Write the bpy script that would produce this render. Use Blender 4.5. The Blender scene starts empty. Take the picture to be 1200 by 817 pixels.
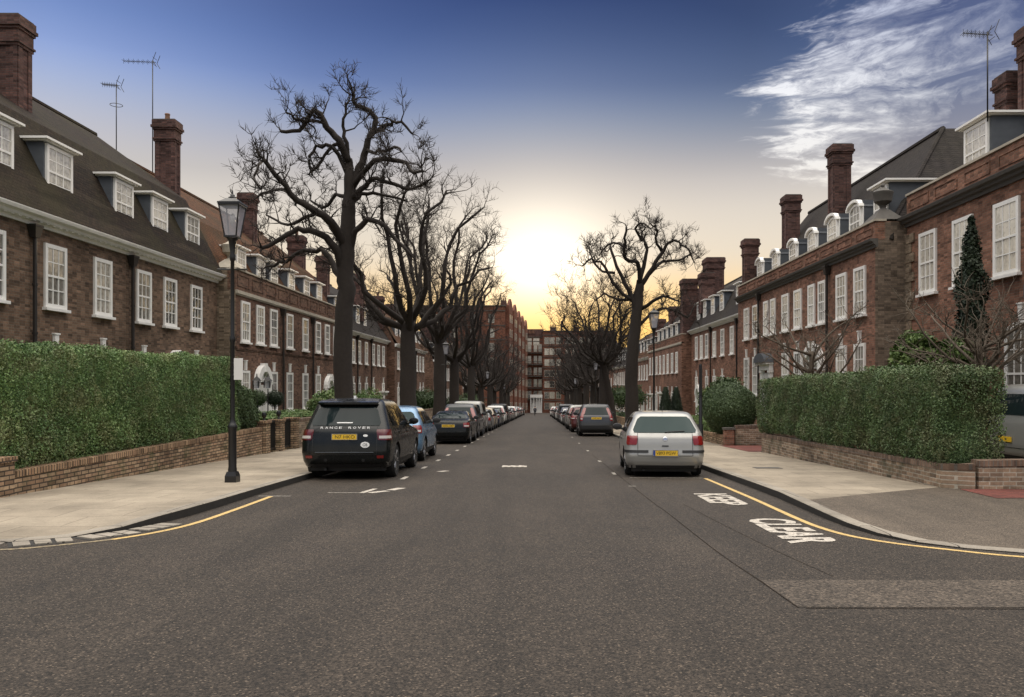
import bpy, bmesh, math, random
import numpy as np
from mathutils import Vector, Matrix

random.seed(7)
SC = bpy.context.scene
COL = SC.collection
R = math.radians
SLOPE = 0.0295                      # the street falls gently away from the junction


def g(y):
    return -SLOPE * y


PAVE = 0.12
F_PX, CX, CY, CAM_Z = 950.0, 631.0, 450.0, 1.5


def at(px, py, Y):
    """a point of the photograph at depth Y -> world X, Z"""
    return (px - CX) * Y / F_PX, CAM_Z + (CY - py) * Y / F_PX


# ------------------------------------------------------------------ materials
class NT:
    def __init__(self, tree):
        self.t = tree

    def n(self, typ, ins=None, **props):
        nd = self.t.nodes.new(typ)
        for k, v in props.items():
            setattr(nd, k, v)
        for k, v in (ins or {}).items():
            sock = nd.inputs[k]
            if isinstance(v, bpy.types.NodeSocket):
                self.t.links.new(v, sock)
            else:
                if sock.type == 'RGBA' and len(v) == 3:
                    v = (*v, 1)
                sock.default_value = v
        return nd

    def math(self, op, a, b=0.0, c=0.0, clamp=False):
        nd = self.n('ShaderNodeMath', {0: a, 1: b, 2: c}, operation=op)
        nd.use_clamp = clamp
        return nd.outputs[0]

    def mix(self, fac, a, b, mode='MIX'):
        nd = self.n('ShaderNodeMix', data_type='RGBA', blend_type=mode)
        for i, v in ((0, fac), (6, a), (7, b)):
            s = nd.inputs[i]
            if isinstance(v, bpy.types.NodeSocket):
                self.t.links.new(v, s)
            else:
                s.default_value = (*v, 1) if i and len(v) == 3 else v
        return nd.outputs[2]

    def ramp(self, fac, stops, interp='LINEAR'):
        nd = self.n('ShaderNodeValToRGB', {0: fac})
        cr = nd.color_ramp
        cr.interpolation = interp
        while len(cr.elements) > 1:
            cr.elements.remove(cr.elements[-1])
        for i, (p, c) in enumerate(stops):
            e = cr.elements[0] if i == 0 else cr.elements.new(p)
            e.position = p
            e.color = (*c, 1) if not isinstance(c, (int, float)) else (c, c, c, 1)
        return nd.outputs[0]

    def noise(self, vec, scale, detail=4, rough=0.55, dist=0.0):
        nd = self.n('ShaderNodeTexNoise', {'Scale': scale, 'Detail': detail, 'Roughness': rough, 'Distortion': dist})
        if vec is not None:
            self.t.links.new(vec, nd.inputs['Vector'])
        return nd.outputs[0]


def new_mat(name):
    m = bpy.data.materials.new(name)
    m.use_nodes = True
    t = m.node_tree
    t.nodes.clear()
    k = NT(t)
    out = k.n('ShaderNodeOutputMaterial')
    b = k.n('ShaderNodeBsdfPrincipled')
    t.links.new(b.outputs[0], out.inputs[0])
    return m, k, b, out


def bset(k, b, **kw):
    names = dict(col='Base Color', rough='Roughness', metal='Metallic', ior='IOR', spec='Specular IOR Level', coat='Coat Weight', coatr='Coat Roughness', normal='Normal', alpha='Alpha', trans='Transmission Weight')
    for key, v in kw.items():
        s = b.inputs[names[key]]
        if isinstance(v, bpy.types.NodeSocket):
            k.t.links.new(v, s)
        else:
            s.default_value = (*v, 1) if key == 'col' and len(v) == 3 else v


def bump(k, h, strength=0.3, dist=0.02):
    return k.n('ShaderNodeBump', {'Height': h, 'Strength': strength, 'Distance': dist}).outputs[0]


def plain(name, col, rough=0.6, metal=0.0, var=0.12, scale=6.0, coat=0.0, spec=0.5, bmp=0.0):
    m, k, b, _ = new_mat(name)
    geo = k.n('ShaderNodeNewGeometry').outputs['Position']
    nz = k.noise(geo, scale, 5)
    c = k.mix(nz, tuple(x * (1 - var) for x in col), tuple(min(1, x * (1 + var)) for x in col))
    bset(k, b, col=c, rough=rough, metal=metal, coat=coat, spec=spec)
    if bmp:
        bset(k, b, normal=bump(k, k.noise(geo, scale * 6, 3), bmp, 0.01))
    return m


def brick_mat(name, c1, c2, mortar, stain=0.45, moss=None, msize=0.009, bw=0.225, rh=0.075, contrast=0.5):
    m, k, b, _ = new_mat(name)
    pos = k.n('ShaderNodeNewGeometry').outputs['Position']
    sep = k.n('ShaderNodeSeparateXYZ', {0: pos})
    u = k.math('ADD', sep.outputs[0], sep.outputs[1])
    vec = k.n('ShaderNodeCombineXYZ', {0: u, 1: sep.outputs[2]}).outputs[0]
    bt = k.n('ShaderNodeTexBrick', {'Vector': vec, 'Color1': c1, 'Color2': c2, 'Mortar': mortar, 'Scale': 1.0, 'Mortar Size': msize, 'Mortar Smooth': 0.2, 'Bias': -0.1, 'Brick Width': bw, 'Row Height': rh})
    # bricks burnt darker or paler, one by one
    cell = k.n('ShaderNodeVectorMath', {0: vec, 1: (1 / bw, 1 / rh, 1)}, operation='MULTIPLY').outputs[0]
    fl = k.n('ShaderNodeVectorMath', {0: cell}, operation='FLOOR').outputs[0]
    wn = k.n('ShaderNodeTexWhiteNoise', {'Vector': fl}).outputs[0]
    tint = k.ramp(wn, [(0, 1 - contrast), (0.3, 0.88), (0.7, 1.02), (1, 1 + contrast * 0.7)])
    col = k.mix(1.0, bt.outputs[0], tint, 'MULTIPLY')
    big = k.noise(pos, 0.55, 6, 0.62)
    st = k.ramp(big, [(0.3, 1 - stain), (0.62, 1.08)])
    col = k.mix(1.0, col, st, 'MULTIPLY')
    fine = k.noise(pos, 14, 4, 0.7)
    col = k.mix(1.0, col, k.ramp(fine, [(0.25, 0.72), (0.75, 1.22)]), 'MULTIPLY')
    if moss:
        mk = k.ramp(k.noise(pos, 1.7, 5, 0.65), [(0.52, 0.0), (0.7, 0.7)])
        col = k.mix(mk, col, moss)
    h = k.math('ADD', k.math('MULTIPLY', bt.outputs['Fac'], -1.0), k.math('MULTIPLY', fine, 0.5))
    bset(k, b, col=col, rough=0.86, spec=0.25, normal=bump(k, h, 0.5, 0.012))
    return m


def tile_mat(name, c1, c2, moss, amount=0.5):
    m, k, b, _ = new_mat(name)
    pos = k.n('ShaderNodeNewGeometry').outputs['Position']
    sep = k.n('ShaderNodeSeparateXYZ', {0: pos})
    vec = k.n('ShaderNodeCombineXYZ', {0: k.math('ADD', sep.outputs[1], k.math('MULTIPLY', sep.outputs[0], 0.37)), 1: sep.outputs[2]}).outputs[0]
    bt = k.n('ShaderNodeTexBrick', {'Vector': vec, 'Color1': c1, 'Color2': c2, 'Mortar': tuple(x * 0.3 for x in c1), 'Scale': 1.0, 'Mortar Size': 0.011, 'Brick Width': 0.17, 'Row Height': 0.1, 'Mortar Smooth': 0.4})
    big = k.noise(pos, 0.5, 7, 0.65)
    col = k.mix(k.ramp(big, [(0.42, 0.0), (0.62, amount)]), bt.outputs[0], moss)
    fine = k.noise(pos, 7, 5, 0.7)
    col = k.mix(1.0, col, k.ramp(fine, [(0.25, 0.6), (0.75, 1.3)]), 'MULTIPLY')
    h = k.math('ADD', k.math('MULTIPLY', bt.outputs['Fac'], -1.2), fine)
    bset(k, b, col=col, rough=0.85, spec=0.2, normal=bump(k, h, 0.6, 0.03))
    return m


def leaf_mat(name, dark, mid, light, brown=None, amount=0.3):
    m, k, b, out = new_mat(name)
    pos = k.n('ShaderNodeNewGeometry').outputs['Position']
    nz = k.noise(pos, 22, 3, 0.8)
    big = k.noise(pos, 1.15, 5, 0.6)
    mixv = k.math('ADD', k.math('MULTIPLY', k.noise(pos, 34, 2, 0.9), 0.62), k.math('MULTIPLY', k.math('ADD', big, nz), 0.34))
    col = k.ramp(mixv, [(0.46, dark), (0.64, mid), (0.82, light)])
    if brown:
        bz = k.noise(pos, 2.3, 5, 0.7)
        col = k.mix(k.ramp(bz, [(0.46, 0.0), (0.6, amount)]), col, brown)
    bset(k, b, col=col, rough=0.55, spec=0.35)
    return m


def glass_mat(name, col=(0.012, 0.014, 0.016), ior=2.7, wave=0.06, pale_mix=True, pale=((0.0, 0.05), (0.4, 0.15), (0.6, 0.6), (1.0, 1.0))):
    m, k, b, _ = new_mat(name)
    pos = k.n('ShaderNodeNewGeometry').outputs['Position']
    oi = k.n('ShaderNodeObjectInfo').outputs['Random']
    if pale_mix:
        f = k.ramp(oi, pale)
        mottle = k.noise(pos, 9, 2)
        col = k.mix(k.math('MULTIPLY', f, k.ramp(mottle, [(.3, .5), (.6, 1.0)]), clamp=True), col, (0.62, 0.58, 0.5))  # pane made paler by a random amount per window, mottled by noise
    bset(k, b, col=col, rough=0.03, ior=ior)
    if wave:
        bset(k, b, normal=bump(k, k.noise(pos, 1.6, 3), wave, 0.1))
    return m


M = {}
M['brick_dark'] = brick_mat('weathered brown brick', (0.225, 0.138, 0.092), (0.145, 0.095, 0.065), (0.19, 0.155, 0.12), 0.45)
M['brick_brown'] = brick_mat('russet brown brick', (0.205, 0.105, 0.07), (0.135, 0.073, 0.052), (0.17, 0.135, 0.105), 0.45)
M['brick_red'] = brick_mat('red brown brick', (0.31, 0.148, 0.098), (0.205, 0.102, 0.07), (0.22, 0.165, 0.125), 0.45)
M['brick_pale'] = brick_mat('gritty pale brown brick', (0.3, 0.23, 0.165), (0.22, 0.165, 0.115), (0.25, 0.21, 0.165), 0.35)
M['brick_garden'] = brick_mat('yellow stock brick', (0.43, 0.31, 0.2), (0.29, 0.18, 0.112), (0.08, 0.062, 0.048), 0.35, (0.06, 0.075, 0.03), 0.012)
M['brick_garden_dark'] = brick_mat('sooty stock brick', (0.3, 0.215, 0.15), (0.19, 0.135, 0.098), (0.36, 0.32, 0.26), 0.45, (0.05, 0.06, 0.035), 0.011)
M['brick_flats'] = brick_mat('deep red flats brick', (0.23, 0.082, 0.05), (0.165, 0.062, 0.042), (0.16, 0.1, 0.075), 0.4)
M['brick_sooty'] = brick_mat('sooty grey brown brick', (0.23, 0.175, 0.13), (0.16, 0.125, 0.095), (0.16, 0.13, 0.105), 0.4)
M['brick_chimney'] = brick_mat('sooty red chimney brick', (0.15, 0.075, 0.062), (0.09, 0.048, 0.045), (0.1, 0.077, 0.07), 0.4)
M['tile_moss'] = tile_mat('mossy clay roof tile', (0.036, 0.023, 0.016), (0.016, 0.011, 0.009), (0.032, 0.027, 0.013), 0.8)
M['tile_orange'] = tile_mat('orange clay roof tile', (0.15, 0.066, 0.03), (0.09, 0.042, 0.022), (0.04, 0.033, 0.018), 0.6)
M['tile_grey'] = tile_mat('dark slate grey roof tile', (0.04, 0.033, 0.031), (0.025, 0.021, 0.021), (0.035, 0.03, 0.02), 0.4)
M['white'] = plain('white gloss paint', (0.88, 0.87, 0.84), 0.4, var=0.1, scale=3)
M['stone'] = plain('weathered pale stone', (0.42, 0.38, 0.31), 0.8, var=0.3, scale=4)
M['lead'] = plain('grey blue lead', (0.075, 0.085, 0.1), 0.55, 0.0, 0.3, 5)
M['stone_dark'] = plain('sooty stone', (0.085, 0.078, 0.07), 0.8, var=0.35, scale=5)
M['glass'] = glass_mat('old window glass')
M['glass_pale'] = glass_mat('pale window glass', pale=((0.0, 0.12), (0.3, 0.4), (0.55, 1.0), (1.0, 1.4)))  # panes with a paler tone, varied per window
M['iron'] = plain('black painted iron', (0.012, 0.012, 0.013), 0.35, 0.0, 0.3, 9)
M['pipe'] = plain('dark brown pipe paint', (0.02, 0.016, 0.014), 0.5, 0, 0.3)
M['pot'] = plain('clay chimney pot', (0.24, 0.13, 0.085), 0.8, var=0.25, scale=6)
M['door_leaf'] = plain('white door paint', (0.66, 0.65, 0.62), 0.35, var=0.06)
M['bark'] = plain('grey brown bark', (0.024, 0.018, 0.0145), 0.9, var=0.5, scale=9, bmp=0.6)
M['twig'] = plain('red brown twig', (0.022, 0.015, 0.012), 0.85, var=0.3, scale=3)
M['hedge'] = leaf_mat('clipped privet leaves', (0.018, 0.04, 0.017), (0.105, 0.19, 0.062), (0.33, 0.47, 0.165), (0.17, 0.14, 0.08), 0.55)
M['hedge_deep'] = leaf_mat('deep green clipped leaves', (0.014, 0.03, 0.014), (0.072, 0.125, 0.046), (0.22, 0.31, 0.115), (0.12, 0.1, 0.062), 0.55)
M['window_dull'] = plain('dull window paint', (0.42, 0.38, 0.32), 0.6, var=0.15)  # lower tone for the window frames of the far buildings
M['hedge_dark'] = leaf_mat('dark clipped leaves', (0.02, 0.035, 0.016), (0.05, 0.085, 0.032), (0.11, 0.15, 0.06))
M['yew'] = leaf_mat('dark yew leaves', (0.006, 0.013, 0.008), (0.015, 0.028, 0.014), (0.036, 0.052, 0.024))
M['laurel'] = leaf_mat('laurel leaves', (0.02, 0.045, 0.012), (0.07, 0.12, 0.03), (0.24, 0.3, 0.1))
M['lawn'] = leaf_mat('garden turf', (0.03, 0.045, 0.015), (0.06, 0.08, 0.028), (0.1, 0.11, 0.045), (0.08, 0.065, 0.04))
M['backlit_leaf'] = leaf_mat('thin leaves in backlit yellow', (0.16, 0.1, 0.02), (0.3, 0.2, 0.04), (0.45, 0.33, 0.08))  # backlight from the low sun put into this yellow leaf colour


def asphalt(name, base, spread=0.35, scale=1.0):
    m, k, b, _ = new_mat(name)
    pos = k.n('ShaderNodeNewGeometry').outputs['Position']
    vo = k.n('ShaderNodeTexVoronoi', {'Vector': pos, 'Scale': 62 * scale})
    fine = k.noise(pos, 48 * scale, 6, 0.75)
    mid = k.noise(pos, 5.5, 6, 0.7)
    big = k.noise(pos, 0.32, 5, 0.6, 0.6)
    c = k.mix(k.ramp(vo.outputs['Color'], [(0.2, 0.0), (0.95, 1.0)]), tuple(x * (1 - spread) for x in base), tuple(x * (1 + spread) for x in base))
    c = k.mix(1.0, c, k.ramp(fine, [(0.28, 0.5), (0.72, 1.45)]), 'MULTIPLY')
    wear = k.noise(k.n('ShaderNodeVectorMath', {0: pos, 1: (1.3, .16, 1)}, operation='MULTIPLY').outputs[0], 1.0, 5, 0.65)
    c = k.mix(1.0, c, k.ramp(wear, [(0.32, 0.74), (0.66, 1.2)]), 'MULTIPLY')
    grain = k.noise(pos, 34, 5, 0.85)
    c = k.mix(1.0, c, k.ramp(grain, [(0.34, 0.5), (0.66, 1.5)]), 'MULTIPLY')
    c = k.mix(1.0, c, k.ramp(mid, [(0.25, 0.78), (0.75, 1.2)]), 'MULTIPLY')
    c = k.mix(1.0, c, k.ramp(big, [(0.3, 0.78), (0.7, 1.16)]), 'MULTIPLY')
    # pale chippings
    sp = k.n('ShaderNodeTexWhiteNoise', {'Vector': k.n('ShaderNodeVectorMath', {0: k.n('ShaderNodeVectorMath', {0: pos, 1: (70 * scale, 70 * scale, 1)}, operation='MULTIPLY').outputs[0]}, operation='FLOOR').outputs[0]}).outputs[0]
    c = k.mix(k.math('MULTIPLY', k.math('GREATER_THAN', sp, 0.97), 0.6), c, (0.2, 0.155, 0.115))
    h = k.math('ADD', vo.outputs['Distance'], fine)
    bset(k, b, col=c, rough=k.ramp(mid, [(0, 0.6), (1, 0.82)]), spec=0.35, normal=bump(k, h, 0.45, 0.012))
    return m


M['asphalt'] = asphalt('worn brown asphalt', (0.041, 0.032, 0.0245), 0.7, 1.25)
M['asphalt_worn'] = asphalt('bleached asphalt', (0.08, 0.064, 0.05), 0.6, 0.8)
M['asphalt_foot'] = asphalt('footway asphalt', (0.1, 0.08, 0.061), 0.25, 1.2)
M['seam'] = plain('tar seam', (0.03, 0.025, 0.021), 0.95, var=0.4, scale=30, spec=0.05)


def slab_mat(name, c1, c2, joint, bw=0.9, rh=0.62, ms=0.007):
    m, k, b, _ = new_mat(name)
    pos = k.n('ShaderNodeNewGeometry').outputs['Position']
    bt = k.n('ShaderNodeTexBrick', {'Vector': pos, 'Color1': c1, 'Color2': c2, 'Mortar': joint, 'Scale': 1.0, 'Mortar Size': ms, 'Mortar Smooth': 0.3, 'Brick Width': bw, 'Row Height': rh})
    big = k.noise(pos, 0.9, 6, 0.65)
    fine = k.noise(pos, 40, 5, 0.75)
    c = k.mix(1.0, bt.outputs[0], k.ramp(big, [(0.28, 0.62), (0.7, 1.18)]), 'MULTIPLY')
    c = k.mix(1.0, c, k.ramp(fine, [(0.25, 0.75), (0.75, 1.22)]), 'MULTIPLY')
    h = k.math('ADD', k.math('MULTIPLY', bt.outputs['Fac'], -1.0), k.math('MULTIPLY', fine, 0.4))
    bset(k, b, col=c, rough=0.8, spec=0.3, normal=bump(k, h, 0.4, 0.01))
    return m


M['slabs'] = slab_mat('pale paving slabs', (0.335, 0.287, 0.222), (0.29, 0.247, 0.19), (0.15, 0.122, 0.093), 0.9, 0.62, 0.007)
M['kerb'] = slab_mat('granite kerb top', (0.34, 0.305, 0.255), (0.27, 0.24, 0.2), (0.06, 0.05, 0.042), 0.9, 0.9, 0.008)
M['kerb_face'] = plain('dark kerb face', (0.022, 0.02, 0.018), 0.8, var=0.5, scale=12)  # near-black tone for the upright kerb face and the setts bed
M['setts'] = slab_mat('granite setts', (0.26, 0.235, 0.2), (0.19, 0.17, 0.15), (0.012, 0.011, 0.01), 0.24, 0.16, 0.026)
M['red_pave'] = slab_mat('red brick paving', (0.2, 0.06, 0.045), (0.14, 0.045, 0.038), (0.06, 0.04, 0.035), 0.21, 0.1, 0.008)


def paint_mark(name, col, worn):
    m, k, b, _ = new_mat(name)
    pos = k.n('ShaderNodeNewGeometry').outputs['Position']
    w = k.ramp(k.noise(pos, 26, 5, 0.8), [(worn - 0.1, 1.0), (worn + 0.14, 0.0)])
    c = k.mix(w, col, (0.1, 0.085, 0.07))
    bset(k, b, col=c, rough=0.65)
    return m


M['mark_white'] = paint_mark('worn white road paint', (0.6, 0.55, 0.48), 0.43)
M['mark_thin'] = paint_mark('faded white road paint', (0.42, 0.39, 0.34), 0.42)
M['mark_yellow'] = paint_mark('worn yellow road paint', (0.62, 0.43, 0.16), 0.38)
M['mark_yellow_faint'] = paint_mark('faded yellow road paint', (0.42, 0.33, 0.18), 0.5)


def car_paint(name, col, metal=0.0, rough=0.28, coat=0.7, spec=0.5):
    m, k, b, _ = new_mat(name)
    pos = k.n('ShaderNodeNewGeometry').outputs['Position']
    dirt = k.ramp(k.noise(pos, 3, 5, 0.7), [(0.4, 0.0), (0.85, 0.07)])
    c = k.mix(dirt, col, (0.12, 0.1, 0.08))
    bset(k, b, col=c, rough=k.ramp(k.noise(pos, 5, 4), [(0.2, rough), (0.9, rough + 0.15)]), metal=metal, coat=coat, coatr=0.06, spec=spec)
    return m


PAINT = {
    'black': car_paint('black car paint', (0.004, 0.006, 0.007), 0, .2, .3, .3),
    'silver': car_paint('silver car paint', (0.37, 0.37, 0.352), 0.45, 0.28),
    'blue': car_paint('light metallic blue car paint', (0.15, 0.27, 0.42), 0.5, .22),
    'darkgrey': car_paint('dark grey car paint', (0.04, 0.043, 0.048), 0.3),
    'grey': car_paint('mid grey car paint', (0.16, 0.165, 0.17), 0.4),
    'white': car_paint('white car paint', (0.62, 0.62, 0.6)),
    'maroon': car_paint('maroon car paint', (0.09, 0.016, 0.014), 0.2),
    'navy': car_paint('navy car paint', (0.012, 0.02, 0.05), 0.2),
    'green': car_paint('dark green car paint', (0.012, 0.035, 0.022), 0.2),
    'beige': car_paint('champagne car paint', (0.36, 0.3, 0.22), 0.4),
}
M['car_glass'] = glass_mat('tinted car glass', (0.012, 0.02, 0.022), 1.3, 0.0, False)
M['car_glass_clear'] = glass_mat('pale green car glass', (0.026, 0.046, 0.046), 1.25, 0.0, False)
M['car_glass_side'] = glass_mat('car side glass', (0.01, 0.012, 0.012), 2.2, 0.0, False)
M['tyre'] = plain('tyre rubber', (0.014, 0.014, 0.014), 0.85, var=0.2, scale=14)
M['rim'] = plain('alloy rim', (0.36, 0.36, 0.37), 0.3, 0.9, 0.12)
M['trim'] = plain('black plastic trim', (0.016, 0.016, 0.017), 0.55, var=0.2)
M['chrome'] = plain('chrome', (0.65, 0.65, 0.66), 0.15, 1.0, 0.05)
M['lamp_dark'] = plain('smoked red lamp lens', (0.1, 0.012, 0.012), 0.15, var=0.3, scale=20, coat=1.0)
M['lamp_red'] = plain('red lamp lens', (0.2, 0.009, 0.008), 0.12, var=0.25, scale=20, coat=1.0)
M['lamp_clear'] = plain('clear lamp lens', (0.5, 0.47, 0.44), 0.12, var=0.15, scale=20, coat=1.0)
M['plate_yellow'] = plain('yellow number plate', (0.78, 0.5, 0.035), 0.35, var=0.05)
M['plate_blue'] = plain('blue plate band', (0.02, 0.06, 0.3), 0.35)
M['ink'] = plain('black lettering', (0.015, 0.015, 0.015), 0.5)
M['white_letter'] = plain('bright badge lettering', (0.75, 0.76, 0.76), 0.3)
M['seat'] = plain('dark seat fabric', (0.02, 0.022, 0.024), 0.8)
M['pale_bark'] = plain('pale tan garden bark', (0.1, 0.078, 0.057), 0.85, var=0.4, scale=9)
M['skin'] = plain('skin', (0.4, 0.24, 0.17), 0.5)
M['cloth'] = plain('dark navy cloth', (0.015, 0.017, 0.025), 0.85)
M['sign_white'] = plain('white sign plate', (0.72, 0.72, 0.7), 0.4, var=0.04)
M['sign_blue'] = plain('blue sign panel', (0.03, 0.09, 0.35), 0.4)
M['bulb'] = plain('frosted bulb', (0.85, 0.83, 0.78), 0.3)


def lantern_glass():
    m, k, b, out = new_mat('lantern glass')
    bset(k, b, col=(0.55, 0.56, 0.62), rough=0.08)
    tr = k.n('ShaderNodeBsdfTransparent', {0: (0.93, 0.93, 0.95)})
    mx = k.n('ShaderNodeMixShader', {0: 0.45})
    k.t.links.new(tr.outputs[0], mx.inputs[1])
    k.t.links.new(b.outputs[0], mx.inputs[2])
    k.t.links.new(mx.outputs[0], out.inputs[0])
    return m


M['lantern'] = lantern_glass()


# ------------------------------------------------------------------ mesh building
class MB:
    def __init__(s):
        s.v, s.f, s.mi = [], [], []

    def add(s, vs, fs, m=0):
        o = len(s.v)
        s.v += [tuple(p) for p in vs]
        s.f += [tuple(i + o for i in f) for f in fs]
        s.mi += [m] * len(fs)
        return s

    def box(s, x0, x1, y0, y1, z0, z1, m=0):
        vs = [(x, y, z) for z in (z0, z1) for y in (y0, y1) for x in (x0, x1)]
        return s.add(vs, [(0, 2, 3, 1), (4, 5, 7, 6), (0, 1, 5, 4), (2, 6, 7, 3), (0, 4, 6, 2), (1, 3, 7, 5)], m)

    def frustum(s, cx, cy, z0, a0, b0, z1, a1, b1, m=0):
        vs = [(cx + sx * a, cy + sy * b, z) for z, a, b in ((z0, a0, b0), (z1, a1, b1)) for sx, sy in ((-1, -1), (1, -1), (1, 1), (-1, 1))]
        return s.add(vs, [(3, 2, 1, 0), (4, 5, 6, 7)] + [(i, (i + 1) % 4, 4 + (i + 1) % 4, 4 + i) for i in range(4)], m)

    def prism(s, poly, axis, a0, a1, m=0):
        """poly of 2D points, extruded along axis 'x','y' or 'z'"""
        n = len(poly)
        P = {'x': lambda p, a: (a, p[0], p[1]), 'y': lambda p, a: (p[0], a, p[1]), 'z': lambda p, a: (p[0], p[1], a)}[axis]
        vs = [P(p, a0) for p in poly] + [P(p, a1) for p in poly]
        fs = [tuple(range(n))[::-1], tuple(range(n, 2 * n))] + [(i, (i + 1) % n, n + (i + 1) % n, n + i) for i in range(n)]
        return s.add(vs, fs, m)

    def tube(s, pts, rad, n=6, m=0, cap=True):
        pts = [Vector(p) for p in pts]
        if not hasattr(rad, '__len__'):
            rad = [rad] * len(pts)
        vs, fs = [], []
        up = Vector((0.31, 0.17, 0.93))
        for i, p in enumerate(pts):
            d = (pts[min(i + 1, len(pts) - 1)] - pts[max(i - 1, 0)])
            if d.length < 1e-9:
                d = Vector((0, 0, 1))
            d.normalize()
            a = d.cross(up)
            if a.length < 1e-3:
                a = d.cross(Vector((1, 0, 0)))
            a.normalize()
            b = d.cross(a)
            for j in range(n):
                t = 2 * math.pi * j / n
                vs.append(p + (a * math.cos(t) + b * math.sin(t)) * rad[i])
        for i in range(len(pts) - 1):
            for j in range(n):
                k2 = (j + 1) % n
                fs.append((i * n + j, i * n + k2, (i + 1) * n + k2, (i + 1) * n + j))
        if cap:
            fs.append(tuple(range(n))[::-1])
            fs.append(tuple(range((len(pts) - 1) * n, len(pts) * n)))
        return s.add(vs, fs, m)

    def lathe(s, prof, n=16, c=(0, 0, 0), m=0, axis='z', a0=0.0):
        vs, fs = [], []
        for r, z in prof:
            for j in range(n):
                t = a0 + 2 * math.pi * j / n
                p = (r * math.cos(t), r * math.sin(t), z)
                if axis == 'x':
                    p = (z, r * math.cos(t), r * math.sin(t))
                elif axis == 'y':
                    p = (r * math.cos(t), z, r * math.sin(t))
                vs.append((p[0] + c[0], p[1] + c[1], p[2] + c[2]))
        for i in range(len(prof) - 1):
            for j in range(n):
                k2 = (j + 1) % n
                fs.append((i * n + j, i * n + k2, (i + 1) * n + k2, (i + 1) * n + j))
        fs.append(tuple(range(n))[::-1])
        fs.append(tuple(range((len(prof) - 1) * n, len(prof) * n)))
        return s.add(vs, fs, m)

    def grid(s, P, m=0, flip=False):
        h, w = len(P), len(P[0])
        vs = [p for row in P for p in row]
        fs = []
        for i in range(h - 1):
            for j in range(w - 1):
                q = (i * w + j, i * w + j + 1, (i + 1) * w + j + 1, (i + 1) * w + j)
                fs.append(q[::-1] if flip else q)
        return s.add(vs, fs, m)

    def mesh(s, name, mats, smooth=False, fix=True, angle=None):
        me = bpy.data.meshes.new(name)
        me.from_pydata(s.v, [], s.f)
        for mm in (mats if isinstance(mats, (list, tuple)) else [mats]):
            me.materials.append(mm)
        if any(s.mi):
            me.polygons.foreach_set('material_index', s.mi)
        if fix:
            bm = bmesh.new()
            bm.from_mesh(me)
            bmesh.ops.recalc_face_normals(bm, faces=bm.faces)
            bm.to_mesh(me)
            bm.free()
        if smooth:
            me.polygons.foreach_set('use_smooth', [True] * len(me.polygons))
            if angle:
                me.set_sharp_from_angle(angle=R(angle))
        me.update()
        return me


W = {}                                # world matrix of every object, by name


def ob(name, me, parent=None, loc=(0, 0, 0), rz=0.0, rx=0.0, scale=None, label=None, cat=None, group=None, kind=None):
    """link a mesh (or an Empty) as one object; loc/rz are world values"""
    o = bpy.data.objects.new(name, me)
    COL.objects.link(o)
    wm = Matrix.Translation(Vector(loc)) @ Matrix.Rotation(rz, 4, 'Z') @ Matrix.Rotation(rx, 4, 'X')
    if scale is not None:
        wm = wm @ Matrix.Diagonal((*scale, 1))
    W[o.name] = wm
    if parent is not None:
        o.parent = parent
        o.matrix_basis = W[parent.name].inverted() @ wm
    else:
        o.matrix_basis = wm
    if label: o['label'] = label
    if cat: o['category'] = cat
    if group: o['group'] = group
    if kind: o['kind'] = kind
    return o


def sub(name, me, parent, m=None):
    """a part given in its parent's own coordinates"""
    o = bpy.data.objects.new(name, me)
    COL.objects.link(o)
    m = m or Matrix.Identity(4)
    o.parent = parent
    o.matrix_basis = m
    W[o.name] = W[parent.name] @ m
    return o


def kids(o):
    return [c for c in ALLKIDS.get(o.name, [])]


ALLKIDS = {}


def copy_tree(o, loc, rz=0.0, rx=0.0, scale=None, label=None, group=None, mats=None):
    """a thing with copies of its parts and their sub-parts"""
    def dup(x, par):
        c = x.copy()
        COL.objects.link(c)
        if par is not None:
            c.parent = par
            c.matrix_basis = x.matrix_basis.copy()
            W[c.name] = W[par.name] @ c.matrix_basis
        return c
    r = dup(o, None)
    wm = Matrix.Translation(Vector(loc)) @ Matrix.Rotation(rz, 4, 'Z') @ Matrix.Rotation(rx, 4, 'X')
    if scale is not None:
        wm = wm @ Matrix.Diagonal((*scale, 1))
    r.matrix_basis = wm
    W[r.name] = wm
    if label: r['label'] = label
    if group: r['group'] = group
    for ch in o.children:
        c = dup(ch, r)
        if mats and ch.name.split('.')[0] in mats:
            c.material_slots[0].link = 'OBJECT'
            c.material_slots[0].material = mats[ch.name.split('.')[0]]
        for gch in ch.children:
            dup(gch, c)
    return r


def evaluated(o):
    bpy.context.view_layer.update()
    dg = bpy.context.evaluated_depsgraph_get()
    return bpy.data.meshes.new_from_object(o.evaluated_get(dg))


def text_mesh(s, height, width, mat, bold=0.0):
    cu = bpy.data.curves.new('lettering', 'FONT')
    cu.body = s
    cu.size = 1.0
    cu.extrude = 0.0
    cu.resolution_u = 3
    cu.offset = bold
    cu.align_x, cu.align_y = 'CENTER', 'CENTER'
    o = bpy.data.objects.new('lettering_source', cu)
    COL.objects.link(o)
    me = evaluated(o)
    bpy.data.objects.remove(o)
    bpy.data.curves.remove(cu)
    co = np.empty(len(me.vertices) * 3)
    me.vertices.foreach_get('co', co)
    co = co.reshape(-1, 3)
    mn, mx = co.min(0), co.max(0)
    co = (co - (mn + mx) / 2)
    co[:, 0] *= width / (mx[0] - mn[0])
    co[:, 1] *= height / (mx[1] - mn[1])
    me.vertices.foreach_set('co', co.ravel())
    me.materials.clear()
    me.materials.append(mat)
    me.update()
    return me
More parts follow.
